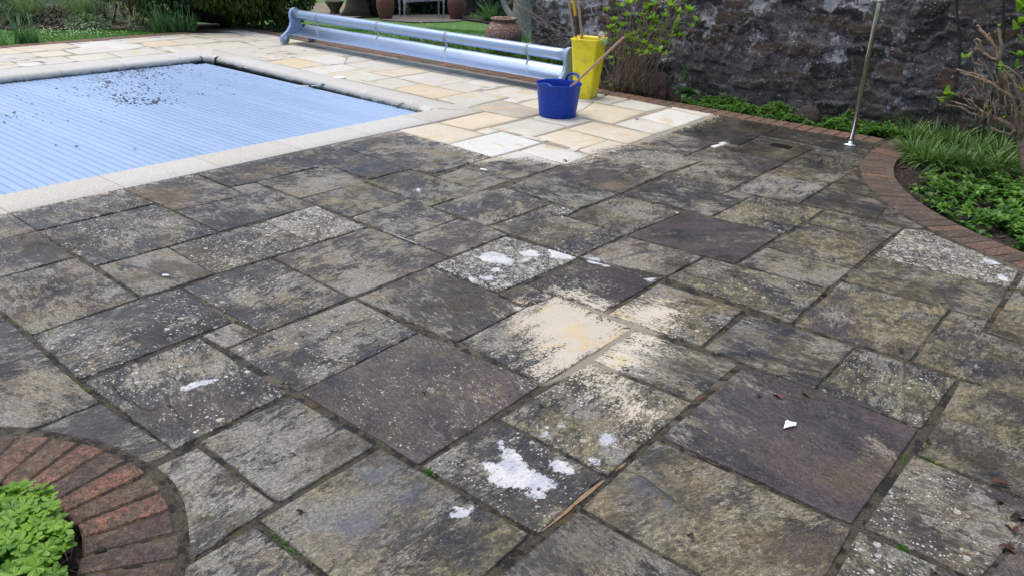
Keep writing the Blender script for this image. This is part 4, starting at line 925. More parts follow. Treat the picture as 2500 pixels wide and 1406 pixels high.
# ================================================================== STONE WALL
def build_wall():
    x0, x1, z1, y0 = -6.0, 1.4, 2.1, 7.60
    dx = .0135; X = np.arange(x0, x1, dx); Z = np.concatenate([np.arange(-.12, 1.15, .0125), np.arange(1.15, z1, .05), [z1]])
    gx, gz_ = np.meshgrid(X, Z); x = gx.ravel(); z = gz_.ravel()
    wx = x + (vnoise(x * 5, z * 5, 11, 3) - .5) * .14; wz = z + (vnoise(x * 3.6, z * 4, 12, 3) - .5) * .20 + .02 * np.sin(x * 1.3)
    rw = random.Random(5); h = -.3; rows = []
    while h < 2.4: hh = rw.choice((.09, .12, .15, .18, .11)); rows.append((h, h + hh)); h += hh
    d = np.zeros_like(x); tone = np.zeros_like(x); r2 = np.zeros_like(x); bul = np.zeros_like(x)
    for i, (a, b) in enumerate(rows):
        m = (wz >= a) & (wz < b)
        if not m.any(): continue
        c = [x0 - 1.]
        while c[-1] < x1 + 1: c.append(c[-1] + rw.choice((.12, .16, .22, .30, .36, .18)))
        c = np.array(c); k = np.searchsorted(c, wx[m]) ; lo = c[np.clip(k - 1, 0, len(c) - 1)]; hi = c[np.clip(k, 0, len(c) - 1)]
        dd = np.minimum(np.minimum(wx[m] - lo, hi - wx[m]), np.minimum(wz[m] - a, b - wz[m])); d[m] = dd
        R = rng.random(len(c) + 1); R2 = rng.random(len(c) + 1); tone[m] = R[k]; r2[m] = R2[k]
        e = .010 + .012 * R2[k]; bul[m] = np.clip((dd - .004) / e, 0, 1) ** .5 * (-.004 + .034 * R2[k])
    mort = 1 - np.clip((d - .010) / .010, 0, 1); fine = vnoise(x * 30, z * 30, 21, 4) - .5; crude = vnoise(x * 9, z * 9, 22, 3) - .5
    mort = np.clip(mort + (r2 < .22) * .8 + np.clip((vnoise(x * 4, z * 5, 33, 4) - .58) * 9, 0, 1) * .9, 0, 1)
    y = y0 - (bul * (1 - .4 * (r2 < .18)) + fine * .022 + crude * .035); y = np.where(z > z1 - .03, y0 + .02, y)
    n0 = len(x); V = np.c_[x, y, z]; nx, nz = len(X), len(Z); I = np.arange(n0).reshape(nz, nx)
    F = np.stack([I[:-1, :-1], I[:-1, 1:], I[1:, 1:], I[1:, :-1]], -1).reshape(-1, 4).tolist(); V = V.tolist()
    # top, ends and back so that the wall has its real thickness
    b = len(V); V += [(x0, y0 + .38, -.12), (x1, y0 + .38, -.12), (x1, y0 + .38, z1), (x0, y0 + .38, z1)]
    F += [(b, b + 1, b + 2, b + 3)[::-1], tuple([int(I[-1, k]) for k in range(nx)] + [b + 2, b + 3]), tuple([int(I[k, 0]) for k in range(nz)] + [b + 3, b]), tuple([int(I[k, -1]) for k in range(nz)][::-1] + [b + 1, b + 2])]
    me = bpy.data.meshes.new('stone_wall'); me.from_pydata(V, [], F); me.update()
    a = me.attributes.new('st', 'FLOAT_VECTOR', 'POINT'); a.data.foreach_set('vector', np.r_[np.c_[tone, mort, r2], np.zeros((4, 3)) + .3].astype(np.float32).ravel())
    me.polygons.foreach_set('use_smooth', [True] * len(me.polygons)); me.materials.append(M['wall']); o = bpy.data.objects.new('stone_wall', me); col.objects.link(o)
    tag(o, 'tall old rubble stone wall, dark and blotched with white, behind the flower bed', 'wall')
build_wall()

# ================================================================== GROUND BEYOND THE TERRACE
def axis(a, b, fixed, sp0=.5):
    s = sorted(set(fixed)); out = []
    v = a
    pts = list(np.arange(-26, 16, sp0)) + [-400, -250, -150, -90, -60, -42, -33, 24, 36, 60, 100, 200, 400]
    pts = [p for p in pts if all(abs(p - f) > .15 for f in s)] + s
    return np.array(sorted(p for p in pts if a <= p <= b))
XS = axis(-400, 400, [-10.75, -6.0]); YS = axis(-400, 400, [6.86, 7.9, -4.2])
gx, gy = np.meshgrid(XS, YS); P = np.c_[gx.ravel(), gy.ravel()]; Zv = [gz(a, b) + .02 * (float(vnoise(a * .7, b * .7, 4, 3)) - .5) * (math.hypot(a, b) > 12.6) for a, b in P]
I = np.arange(len(P)).reshape(len(YS), len(XS)); q = np.stack([I[:-1, :-1], I[:-1, 1:], I[1:, 1:], I[1:, :-1]], -1).reshape(-1, 4); cen = P[q].mean(1)
hole = (cen[:, 0] > -10.75) & (cen[:, 0] < 3.5) & (cen[:, 1] > -4.2) & (cen[:, 1] < 6.86) | (cen[:, 0] > -6.0) & (cen[:, 0] < 3.5) & (cen[:, 1] > 6.8) & (cen[:, 1] < 7.9)
q = q[~hole]; me = bpy.data.meshes.new('lawn'); me.from_pydata(np.c_[P, Zv].tolist(), [], q.tolist()); me.update(); me.polygons.foreach_set('use_smooth', [True] * len(me.polygons)); me.materials.append(M['lawn'])
lawn = bpy.data.objects.new('lawn', me); col.objects.link(lawn); lawn['kind'] = 'structure'
def soil_z(P): return -.045 + (vnoise(P[:, 0] * 14, P[:, 1] * 14, 8, 4) - .5) * .05 + (vnoise(P[:, 0] * 2.3, P[:, 1] * 2.3, 9, 2) - .5) * .04
def keep_bed(P):
    return ((P[:, 1] > 6.855) & (P[:, 1] < 7.95) & (P[:, 0] > -6.0)) | (np.hypot(P[:, 0] - .431, P[:, 1] - 6.466) < 2.0) & (P[:, 1] > 4.2)
sheet('flower_bed_soil', M['soil'], -6.1, 3.5, 4.2, 7.95, .035, lambda P: keep_bed(P), soil_z)
sheet('planting_hole_soil', M['soil'], -2.6, -1.4, -.5, .7, .02, lambda P: np.hypot(P[:, 0] + 1.998, P[:, 1] - .1) < .50, lambda P: soil_z(P) * .7 - .035)
def bed_z(x, y): return float(soil_z(np.array([[x, y]]))[0])

# ------------------------------------------------------------------ leaf helpers
oval = lambda t: (math.sin(math.pi * min(1, t * .92 + .06)) ** .75) * (1 - .25 * t)
lance = lambda t: math.sin(math.pi * (t * .95 + .04)) ** .9
def rdir(el0=-.2, el1=1.):
    a = random.uniform(0, 6.283); e = random.uniform(el0, el1); return Vector((math.cos(a) * math.cos(e), math.sin(a) * math.cos(e), math.sin(e)))
def rosette(mb, p, ax, n, L, W, c0=.5, spread=1., droop=.7, prof=oval, seg=4):
    ax = Vector(ax).normalized(); a = ax.orthogonal().normalized(); b = ax.cross(a); ph = random.random() * 6
    for k in range(n):
        q = ph + 2.4 * k; t = k / max(1, n - 1); s = lerp(.35, 1.15, 1 - t) * spread
        d = ax * 1. + (a * math.cos(q) + b * math.sin(q)) * s; mb.c = min(1, max(0, c0 + .35 * t + random.gauss(0, .12)))
        mb.blade(p, d, L * lerp(1, .55, t) * random.uniform(.85, 1.1), W * lerp(1, .6, t), droop * random.uniform(.5, 1.2), seg, prof, .22)
def litter(name, mat, n, fn, s0, s1, label, kind='stuff'):
    mb = MB()
    for _ in range(n):
        x, y, z = fn(); s = random.uniform(s0, s1); mb.c = random.random() ** 1.6; a = random.uniform(0, 6.28); d = Vector((math.cos(a), math.sin(a), random.uniform(-.1, .5)))
        mb.blade((x, y, z + random.uniform(.002, .014)), d, s, s * random.uniform(.35, .6), random.uniform(.3, 1.6), 3, lance, random.uniform(-.5, .6))
    return mb.build(name, mat, label=label, kind=kind)
def in_arc_bed():
    while True:
        x, y = random.uniform(-1.75, 2.2), random.uniform(4.4, 7.5)
        if math.hypot(x - .431, y - 6.466) < 1.90 or y > 6.9: return x, y
def _s1():
    x, y = (random.uniform(-5.9, -1.2), random.uniform(6.88, 7.5)) if random.random() < .38 else in_arc_bed()
    return x, y, bed_z(x, y)
litter('bed_leaf_litter', M['dead'], 5200, _s1, .018, .05, 'brown dead leaves and bark chips covering the soil of the flower bed')
def _s2():
    a = random.uniform(0, 6.28); r = .47 * math.sqrt(random.random()); x, y = C0[0] + r * math.cos(a), C0[1] + r * math.sin(a); return x, y, bed_z(x, y) * .7 - .035
litter('planting_hole_litter', M['dead'], 1200, _s2, .015, .045, 'dry brown leaf scraps around the bright green plant in the brick ring')
mb = MB()
for _ in range(260):
    x, y, z = _s2(); a = random.uniform(0, 3.14); L = random.uniform(.04, .14); mb.c = random.random(); z += random.uniform(.008, .03); d = Vector((math.cos(a), math.sin(a), random.uniform(-.15, .15))); p = Vector((x, y, z))
    if math.hypot(x + d.x * L + 1.998, y + d.y * L - .1) > .49: continue
    mb.tube([p, p + d * L * .5 + Vector((0, 0, random.uniform(-.004, .006))), p + d * L], [.0012, .0016, .0008], 4)
mb.build('dry_twigs', mat_leaf('straw', (.10, .065, .045), (.42, .33, .24), .8, .05), label='tangle of thin dry twigs and straw at the foot of the bright green plant', kind='stuff')

# ------------------------------------------------------------------ geranium like plant in the brick ring
def lobed(mb, p, d, r, c, nrm):
    """a rounded leaf cut into toothed lobes"""
    mb.c = c; nrm = Vector(nrm).normalized(); d = (Vector(d) - nrm * Vector(d).dot(nrm)).normalized(); s = nrm.cross(d); ce = mb.vert(p); prev = None; L = 5
    for k in range(L):
        a = math.radians(lerp(-135, 135, k / (L - 1))); w = math.radians(30); pts = []
        for da, rr_ in ((-w, .42), (-w * .85, .78), (-w * .45, .86), (-w * .30, .99), (0, 1.02), (w * .30, .99), (w * .45, .86), (w * .85, .78), (w, .42)):
            q = a + da; R_ = r * rr_ * (1. if 0 < k < L - 1 else .85); pts.append(mb.vert(Vector(p) + d * (math.cos(q) * R_) + s * (math.sin(q) * R_) + nrm * (r * (.16 * rr_ ** 2 - .10 * abs(da / w) * rr_) + random.uniform(-.002, .002))))
        for i in range(len(pts) - 1): mb.face(ce, pts[i], pts[i + 1])
pc = Vector(G(85, 1300)); pc = Vector((-2.035, .075, -.05))
gr = empty('geranium', pc, 'low clump of bright green lobed leaves growing inside the brick ring', 'plant'); mb = MB(); st_ = MB()
cx, cy = G(62, 1288, .05)[:2]
for _ in range(420):
    a = random.uniform(0, 6.283); r = math.sqrt(random.random()) * .215; x = cx + r * math.cos(a) * 1.05; y = cy + r * math.sin(a)
    if math.hypot(x + 1.998, y - .1) > .45: continue
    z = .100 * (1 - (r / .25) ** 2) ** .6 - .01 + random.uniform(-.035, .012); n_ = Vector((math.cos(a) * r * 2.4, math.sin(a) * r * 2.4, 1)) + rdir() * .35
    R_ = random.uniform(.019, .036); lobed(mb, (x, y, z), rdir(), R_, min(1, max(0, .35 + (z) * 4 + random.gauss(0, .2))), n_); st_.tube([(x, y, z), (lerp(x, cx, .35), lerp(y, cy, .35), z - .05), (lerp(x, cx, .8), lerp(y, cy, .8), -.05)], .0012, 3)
mb.build('foliage', M['geran'], gr); st_.build('stems', M['hosta'], gr)
k = Vector(G(250, 1358, -.02)); mb = MB(); mb.lathe(k, [(.0, .028), (.010, .026), (.016, .016), (.018, .004), (.014, -.006)][::-1], 9); o = mb.build('dark_stone', M['nearblack'], origin=k, label='small dark pebble against the inner edge of the brick ring', cat='stone', smooth=False)

# ------------------------------------------------------------------ ground cover strips
def mound_cover(name, n, fn, L, W, label, mat, hmax=.09, leaves=7):
    mb = MB()
    for _ in range(n):
        x, y = fn(); z = bed_z(x, y) + hmax * float(vnoise(x * 6, y * 6, 31, 3)) ** 1.2 * random.uniform(.4, 1.35)
        rosette(mb, (x, y, z), (random.gauss(0, .35), random.gauss(0, .35) - .25, 1), leaves, L * random.uniform(.7, 1.3), W * random.uniform(.7, 1.2), .15 + 2.2 * (z + .03) + random.uniform(-.35, .25), 1.5, .8, oval, 3)
    return mb.build(name, mat, label=label, kind='stuff')
def _g1():
    while True:
        x = random.uniform(-3.62, -1.35); y = random.uniform(6.90, 7.30)
        if vnoise(x * 2.5, y * 2.5, 77, 2) > .22 and not (-2.62 < x < -2.35 and y > 6.98) and not (x > -1.95 and y < 7.0): return x, y
mound_cover('ground_cover', 4200, _g1, .026, .020, 'low bright green leafy ground cover along the foot of the stone wall', M['mint'], .13)
def _g2():
    while True:
        px, py = random.uniform(2215, 2600), random.uniform(425, 625); x, y = G(px, py)[:2]
        if math.hypot(x - .431, y - 6.466) < 1.86 - .0 and vnoise(x * 4, y * 4, 78, 2) > .36 and random.random() < .35 + .65 * min(1, max(0, (px - 2215 - (py - 430) * 1.1) / 120)): return x, y
mound_cover('rosette_ground_cover', 640, _g2, .048, .042, 'patch of round leaved green rosettes at the right, beside the curved brick edging', M['mint'], .10, 8)
# sedge tufts
root = None
def tuft(name, x, y, z, n, L, W, mat, label, cat, group=None, droop=1.3, spread=.8, stuff=None, parent=None, mb=None, el=.9):
    own = mb is None; mb = mb or MB()
    for _ in range(n):
        a = random.uniform(0, 6.283); r = random.random() ** .6 * .05; s = random.uniform(.15, spread); mb.c = random.random()
        d = Vector((math.cos(a) * s, math.sin(a) * s, el)); mb.blade((x + r * math.cos(a), y + r * math.sin(a), z), d, L * random.uniform(.55, 1.1), W * random.uniform(.7, 1.2), droop * random.uniform(.6, 1.3), 6, lambda t: (1 - t ** 3) * (.55 + .45 * min(1, t * 4)), .35)
    if own: return mb.build(name, mat, origin=(x, y, z), label=label, cat=cat, group=group)
k = 0
spots = [(2235, 372), (2262, 395), (2300, 402), (2345, 395), (2228, 332), (2275, 345), (2330, 352), (2385, 370), (2300, 312), (2360, 320), (2415, 335), (2255, 300), (2440, 372), (2330, 288), (2395, 292), (2450, 320), (2215, 300), (2480, 345), (2365, 410), (2405, 405), (2440, 400), (2500, 300)]
names = ['at the front by the curved bricks', 'just behind the front one', 'second in the front row', 'at the right end of the front row']
for i, (px, py) in enumerate(spots):
    x, y = G(px, py)[:2]; z = bed_z(x, y)
    tuft('sedge_tuft', x, y, z, 170 if py > 360 else 140, .26, .0115, M['sedge'], 'arching striped green sedge tuft in the grassy clump between the pole and the pruned shrub', 'grass tuft', 'sedge tufts by the curved bricks', 1.5, 1.0)
for i, (px, py) in enumerate(((2130, 300), (2170, 310), (2190, 290))):
    x, y = G(px, py)[:2]; mb = MB(); z = bed_z(x, y)
    for _ in range(5): mb.c = random.random(); rosette(mb, (x + random.gauss(0, .03), y + random.gauss(0, .03), z + .03), (0, -.2, 1), 9, .05, .035, .2, 1.2, .8, oval, 3)
    mb.build('small_plant', M['mint'], origin=(x, y, z), label=['small leafy green plant just right of the shower pole', 'middle of the three small leafy plants right of the shower pole', 'small leafy plant against the sedge clump'][i], cat='plant')
mb = MB(); k = Vector((*G(2008, 292)[:2], 0)); k = Vector((-2.49, 7.16, -.04)); N = 14; rows = []
for i in range(9):
    z = .15 * math.sin(i / 8 * 1.57); r = .125 * math.cos(i / 8 * 1.5); rows.append([mb.vert((k.x + r * math.cos(a) * random.uniform(.88, 1.08), k.y + r * .8 * math.sin(a) * random.uniform(.88, 1.08), k.z + z * random.uniform(.95, 1.05))) for a in [6.283 * q / N for q in range(N)]])
for A, B in zip(rows, rows[1:]):
    for q in range(N): mb.face(A[q], A[(q + 1) % N], B[(q + 1) % N], B[q])
mb.face(*rows[-1]); mb.build('garden_rock', M['rock'], origin=k, label='dark brown rock in the ground cover at the foot of the wall', cat='rock')

# ------------------------------------------------------------------ hydrangea behind the bin
hb = Vector((-4.36, 7.12, -.04)); hy = empty('hydrangea_shrub', hb, 'bushy hydrangea of bare brown canes tipped with bright green leaves behind the yellow bin', 'shrub')
cn = MB(); lv = MB(); random.seed(21)
hp = [(1520,70),(1600,60),(1565,45),(1625,110),(1505,85),(1550,105),(1585,20),(1645,75),(1535,15),(1572,92),(1480,30),(1500,55),(1515,20),(1490,75),(1530,45),(1545,8),(1560,60),(1575,28),(1590,80),(1600,15),(1620,45),(1635,20),(1650,60),(1660,90),(1615,78),(1545,88),(1570,110),(1530,100),(1640,8),(1668,5),(1500,105),(1475,95),(1610,110),(1560,130),(1590,50),(1640,95),(1655,35),(1580,5),(1610,0),(1550,-20),(1620,-25),(1670,-15),(1500,-10),(1575,-35),(1680,30)]
def cane(p, q, r, bend=.1, n=7):
    p, q = Vector(p), Vector(q); m = Vector((random.gauss(0, 1), random.gauss(0, 1), 0)) * bend * (q - p).length * .35; cn.c = random.random()
    pts = [p.lerp(q, t) + m * math.sin(math.pi * t) + Vector((random.gauss(0, .003), random.gauss(0, .003), 0)) for t in [i / n for i in range(n + 1)]]; cn.tube(pts, [lerp(r, r * .55, i / n) for i in range(n + 1)], 5); return pts
for i, (px, py) in enumerate(hp):
    v = 7.12 + random.uniform(-.20, .18); tip = Vector(PV(px, py, v)); b = hb + Vector((random.gauss(0, .13), random.gauss(0, .07), 0)); pts = cane(b, tip, .0042, .12)
    rosette(lv, tip, (tip - b).normalized() + Vector((0, 0, .6)), random.choice((8, 9, 10)), random.uniform(.075, .11), .050, .35, .8, .5, oval, 4)
    for _ in range(2):
        s = random.choice(pts[3:]); e = s + Vector((random.gauss(0, .05), random.gauss(0, .05), random.uniform(.06, .16))); cane(s, e, .003, .1, 3)
        if random.random() < .5: rosette(lv, e, (0, -.1, 1), 4, .04, .022, .4, .8, .4, oval, 3)
for _ in range(48):
    a = random.uniform(0, 6.28); L = random.uniform(.25, .75); b = hb + Vector((random.gauss(0, .17), random.gauss(0, .07), 0)); cane(b, b + Vector((random.gauss(0, .16), random.gauss(0, .08), L)), random.uniform(.0028, .0045), .15)
for px, py, v in ((1690, 70, 6.95), (1700, 55, 7.0)):
    tip = Vector(PV(px, py, v)); cane(hb + Vector((.1, -.05, 0)), tip, .0035, .05)
    rosette(lv, tip, (0, -.2, 1), 7, .08, .035, .4, .8, .5)
for px, py, L in ((1575, 135, .085), (1610, 125, .09), (1590, 130, .08), (1625, 135, .075), (1590, 118, .07), (1560, 130, .065), (1495, 160, .06), (1490, 145, .06)):
    rosette(lv, Vector(PV(px, py, 6.9)), (0, -.3, 1), 6, L, L * .55, .3, 1.1, .9, oval, 5)
for _ in range(10): b = hb + Vector((random.gauss(0, .13), random.gauss(-.03, .05), random.uniform(0, .06))); rosette(lv, b, (0, 0, 1), 9, .06, .014, -.1, .8, .7, lance, 3)
cn.build('canes', M['cane'], hy); lv.build('leaves', M['bright'], hy)
x, y = G(1662, 232)[:2]; hs = MB(); b = Vector((-3.67, 7.12, -.03)); ho = empty('broad_leaved_plant', b, 'dark green broad leaved plant against the wall right of the hydrangea', 'plant')
for k, (el, az, L, W) in enumerate(((.9, -2.6, .20, .085), (.8, -.4, .20, .07), (.5, -1.4, .16, .08), (.75, -2.0, .17, .08), (.4, -.9, .14, .07), (.55, -3.0, .15, .07), (1.1, -1.1, .17, .075), (.2, -1.7, .12, .07), (.9, .3, .14, .06))):
    hs.c = random.random(); d = Vector((math.cos(az) * math.cos(el), math.sin(az) * math.cos(el), math.sin(el) + .2)); hs.blade(b + Vector((0, 0, .07)), d, L, W, 1.6, 7, oval, .25)
for k in range(3): hs.c = .9; rosette(hs, b + Vector((-.05 + k * .01, .02, .20 + k * .04)), (0, -.2, 1), 5, .085, .04, .6, .8, .6)
hs.build('leaves', M['hosta'], ho); mb = MB(); mb.tube([b, b + Vector((-.01, 0, .12)), b + Vector((-.04, .02, .26))], .006, 6); mb.build('stem', M['hosta'], ho)
# terracotta scroll panel
b = Vector((-3.93, 7.00, -.03)); tp = empty('terracotta_ornament', b, 'dark terracotta ornament with scrolled relief half hidden beside the hydrangea', 'ornament')
mb = MB(); out = [(-.10, 0), (.11, 0), (.118, .08), (.105, .16), (.075, .22), (.03, .255), (-.02, .25), (-.07, .21), (-.10, .13)]
A = [mb.vert((b.x + a * .96, b.y - .02 + a * -.25, b.z + c)) for a, c in out]; B = [mb.vert((b.x + a * .96, b.y + .07 + a * -.25, b.z + c)) for a, c in out]; mb.face(*A); mb.face(*reversed(B))
for k in range(len(A)): mb.face(A[k], B[k], B[(k + 1) % len(A)], A[(k + 1) % len(A)])
mb.build('panel', M['terrad'], tp, smooth=False, bevel=.012)
mb = MB()
for cx, cz_, s, tw in ((.055, .045, .036, 1), (.055, .150, .034, -1), (-.02, .10, .03, 1)):
    pts = []
    for k in range(26):
        t = k / 25; r = s * (1 - t * .85); a = tw * t * 9 - 1.57 * tw; X = cx + r * math.cos(a); pts.append((b.x + X * .96, b.y - .030 - X * .25, b.z + cz_ + r * math.sin(a)))
    mb.tube(pts, .0075, 6)
for k in range(5):
    pts = [(b.x + (-.09 + k * .012 + t * .10) * .96, b.y - .028 - (-.09 + k * .012 + t * .1) * .25, b.z + .02 + k * .014 + t * (.02 + .015 * k) + .02 * math.sin(t * 3)) for t in [q / 8 for q in range(9)]]; mb.tube(pts, .0055, 5)
mb.build('scroll_relief', M['terrad'], tp)

# ------------------------------------------------------------------ pruned shrub at the right
random.seed(33)
sb = Vector((*G(2512, 432)[:2], -.04)); VS = sb.y; sh2 = empty('pruned_shrub', sb, 'hard pruned shrub with gnarled brown trunk and green buds at the right edge', 'shrub')
cn = MB(); lv = MB(); wd = MB()
def P2(px, py, dv=0.): return Vector(PV(px, py, VS + dv))
def limb(pts, r0, r1, dv=0., bump=.12, n=4):
    Q = []; pts = [P2(*p, dv) if len(p) == 2 else P2(p[0], p[1], p[2]) for p in pts]
    for a, b_ in zip(pts, pts[1:]):
        for i in range(n): Q.append(a.lerp(b_, i / n) + Vector((random.gauss(0, .002), random.gauss(0, .004), random.gauss(0, .002))))
    Q.append(pts[-1]); wd.tube(Q, [lerp(r0, r1, i / (len(Q) - 1)) * random.uniform(1 - bump, 1 + bump) for i in range(len(Q))], 9); return Q
trunk = limb([(2512, 440), (2500, 390), (2492, 345), (2482, 318)], .030, .024)
limb([(2482, 318), (2450, 300), (2425, 288), (2390, 270), (2365, 262)], .020, .008); limb([(2430, 290), (2400, 285), (2370, 278), (2345, 262), (2312, 258)], .011, .006)
limb([(2490, 330), (2485, 290), (2470, 250), (2455, 200), (2440, 150)], .018, .013); limb([(2440, 150), (2425, 110), (2400, 80), (2385, 62)], .013, .009); limb([(2440, 150), (2445, 110), (2437, 70)], .013, .010)
limb([(2425, 110), (2418, 95), (2415, 82)], .008, .007); limb([(2400, 130), (2392, 100), (2382, 95)], .009, .007); limb([(2440, 150), (2415, 140), (2400, 130)], .012, .009); limb([(2400, 130), (2385, 110), (2378, 98)], .008, .006)
limb([(2495, 340), (2480, 270), (2470, 240), (2440, 218), (2420, 205), (2390, 192), (2345, 178)], .016, .006, -.03); limb([(2420, 205), (2395, 188), (2370, 180), (2335, 170)], .009, .006, -.02)
limb([(2495, 330), (2498, 260), (2480, 215), (2465, 185), (2440, 165)], .013, .007, -.05); limb([(2500, 300), (2505, 230), (2492, 190), (2460, 165), (2440, 160)], .009, .005, -.08)
limb([(2390, 270), (2370, 245), (2350, 240)], .007, .004, -.01); limb([(2420, 290), (2412, 260), (2410, 232)], .005, .003, -.03); limb([(2440, 240), (2425, 200), (2405, 160), (2388, 145)], .007, .004, .03); limb([(2405, 160), (2375, 155), (2370, 118)], .004, .003)
limb([(2375, 262), (2350, 240), (2362, 225), (2383, 215), (2385, 200)], .004, .003, -.02); limb([(2365, 262), (2330, 250), (2300, 240), (2285, 238)], .006, .003, -.03); limb([(2480, 318), (2465, 330), (2440, 322), (2420, 312)], .014, .006, -.03)
for _ in range(60):
    px, py = random.uniform(2380, 2495), random.uniform(200, 310); limb([(px, py), (px + random.uniform(-18, 14), py - random.uniform(15, 45))], random.uniform(.003, .007), .0025, random.uniform(-.09, .03), .1, 3)
for px, py, n_, L, W, dv in ((2310, 232, 3, .085, .055, -.03), (2300, 252, 3, .055, .030, -.03), (2315, 243, 5, .05, .026, -.03), (2352, 145, 5, .05, .022, 0), (2362, 142, 4, .045, .02, 0), (2445, 175, 5, .055, .028, -.08), (2440, 165, 3, .06, .024, -.08), (2408, 265, 4, .035, .018, -.03), (2412, 210, 4, .028, .016, -.02),
    (2485, 30, 5, .11, .055, -.15), (2492, 60, 5, .09, .05, -.15), (2478, 75, 4, .07, .035, -.15), (2488, 140, 5, .075, .04, -.12), (2482, 165, 4, .05, .028, -.12), (2500, 20, 5, .12, .06, -.15), (2495, 285, 4, .045, .024, -.06), (2498, 225, 4, .05, .03, -.08), (2385, 205, 4, .03, .015, -.02), (2450, 290, 4, .035, .018, -.06), (2505, 110, 6, .09, .05, -.15), (2440, 65, 3, .03, .014, 0)):
    rosette(lv, P2(px, py, dv), (random.gauss(0, .3), random.gauss(-.2, .2), 1), n_ + 1, L * 1.2, W * 1.2, .35, .9, .8, oval, 5)
limb([(2500, 330, -.15), (2510, 200, -.15), (2505, 110, -.15), (2485, 60, -.15), (2495, 20, -.15)], .008, .004)
wd.build('branches', M['cane'], sh2); lv.build('leaves', M['bright'], sh2)
for px0, py0, px1, py1, lb in ((2342, 150, 2335, -120, 'thin brown climber stem rising up the wall left of the pruned shrub'), (2443, 120, 2462, -120, 'thin brown climber stem on the wall behind the pruned shrub')):
    mb = MB(); a = Vector(PV(px0, py0, 7.50)); e = Vector(PV(px1, py1, 7.52)); b0 = Vector((a.x + .05, 7.42, -.03)); pts = [b0, b0.lerp(a, .5) + Vector((.01, 0, 0)), a] + [a.lerp(e, t) + Vector((.012 * math.sin(t * 9), 0, 0)) for t in (.2, .4, .6, .8, 1)]
    mb.tube(pts, [.010, .010, .011, .013, .010, .009, .009, .008], 7); mb.build('climber_stem', M['darkbark'], origin=b0, label=lb, cat='climber')

# ================================================================== GARDEN BEHIND
random.seed(55)
# lawn blades near the terrace and daisies
mb = MB()
def blades(mb, n, fn, L, W, droop=.5, seg=2, spread=.5):
    for _ in range(n):
        x, y, z = fn(); a = random.uniform(0, 6.283); s = random.uniform(0, spread); mb.c = random.random()
        mb.blade((x, y, z), (math.cos(a) * s, math.sin(a) * s, 1), L * random.uniform(.6, 1.2), W, droop * random.uniform(.3, 1.4), seg, None, 0)
def _l1():
    if random.random() < .62: x, y = random.uniform(-9.9, -6.2), 6.88 + 3.0 * random.random() ** 1.3
    else: x, y = -10.78 - 2.6 * random.random() ** 1.4, random.uniform(2.6, 6.4)
    return x, y, gz(x, y) - .01
blades(mb, 26000, _l1, .045, .006)
mb.build('lawn_grass', M['grass'], label='short bright green lawn grass beside the terrace', kind='stuff')
mb = MB()
def daisy(mb, x, y, z, r):
    c = mb.vert((x, y, z + .004)); I = [mb.vert((x + r * math.cos(a), y + r * math.sin(a), z)) for a in [k * 1.0472 for k in range(6)]]
    for k in range(6): mb.face(c, I[k], I[(k + 1) % 6])
for _ in range(170):
    if random.random() < .65: px, py = random.gauss(175, 55), random.gauss(84, 8)
    else: px, py = random.uniform(790, 1200), random.uniform(55, 110)
    p = GG(px, py)
    if p.x < -10.78 or (p.y > 6.9 and p.x < -6.2): daisy(mb, p.x, p.y, p.z + .045, .0075)
mb.build('daisies', M['petal'], label='tiny white daisies dotted over the lawn', kind='stuff')

def crown(mb, c, R, n, L, W, el=(-.4, 1.), shell=.75, wob=.18, lean=None, prof=lance, seg=2, drp=.6, cut=None, col_=None):
    c = Vector(c)
    for _ in range(n):
        d = rdir(-.9, 1.5); k = lerp(shell, 1., random.random() ** .6) * (1 + wob * (mnoise.noise(d * 2.3 + c) + .6 * mnoise.noise(d * 6 + c)))
        p = c + Vector((d.x * R[0], d.y * R[1], d.z * R[2])) * k
        if cut and not cut(p): continue
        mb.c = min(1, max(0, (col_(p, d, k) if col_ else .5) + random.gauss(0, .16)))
        dd = (d + rdir(-1, 1) * .7 + (lean or Vector((0, 0, -.25)))); mb.blade(p, dd, L * random.uniform(.6, 1.3), W * random.uniform(.7, 1.3), drp, seg, prof, .2)
# big clipped conifer at the far corner of the terrace
hc = Vector((-11.45, 7.10, 0)); hd = empty('conifer_hedge', (-11.45, 7.10, gz(-11.45, 7.10)), 'large dark green clipped conifer bush behind the far corner of the terrace', 'hedge'); mb = MB()
def hcut(p):
    d = p - hc; cave = (p - Vector((-10.75, 6.15, -.1))); return p.z > gz(p.x, p.y) and not (cave.x / .55) ** 2 + (cave.y / .55) ** 2 + (cave.z / .42) ** 2 < 1
crown(mb, (hc.x, hc.y, .95), (1.32, 1.50, 1.25), 30000, .075, .034, shell=.90, wob=.10, seg=2, cut=hcut, col_=lambda p, d, k: .18 + .75 * (k - .93) * 4 + .22 * max(0, d.y) + (.35 if p.y > 8.0 else 0))  # right flank tinted lighter, its sunlit side put into the leaf colour
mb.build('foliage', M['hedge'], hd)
mb = MB(); N = 24; rows = []
for i in range(11):
    e = -1.1 + i * .25; rows.append([mb.vert((hc.x + 1.08 * math.cos(e) * math.cos(a), hc.y + 1.24 * math.cos(e) * math.sin(a), .95 + 1.04 * math.sin(e))) for a in [6.283 * q / N for q in range(N)]])
for A, B in zip(rows, rows[1:]):
    for q in range(N): mb.face(A[q], A[(q + 1) % N], B[(q + 1) % N], B[q])
for k in range(5): a = k * 1.3; mb.tube([(hc.x + .1 * math.cos(a), hc.y + .1 * math.sin(a), -.1), (hc.x + .5 * math.cos(a), hc.y + .5 * math.sin(a), .7)], .04, 7)
mb.build('dark_core', M['darkbark'], hd)  # added dark solid core standing for the shade inside, plus a few branches
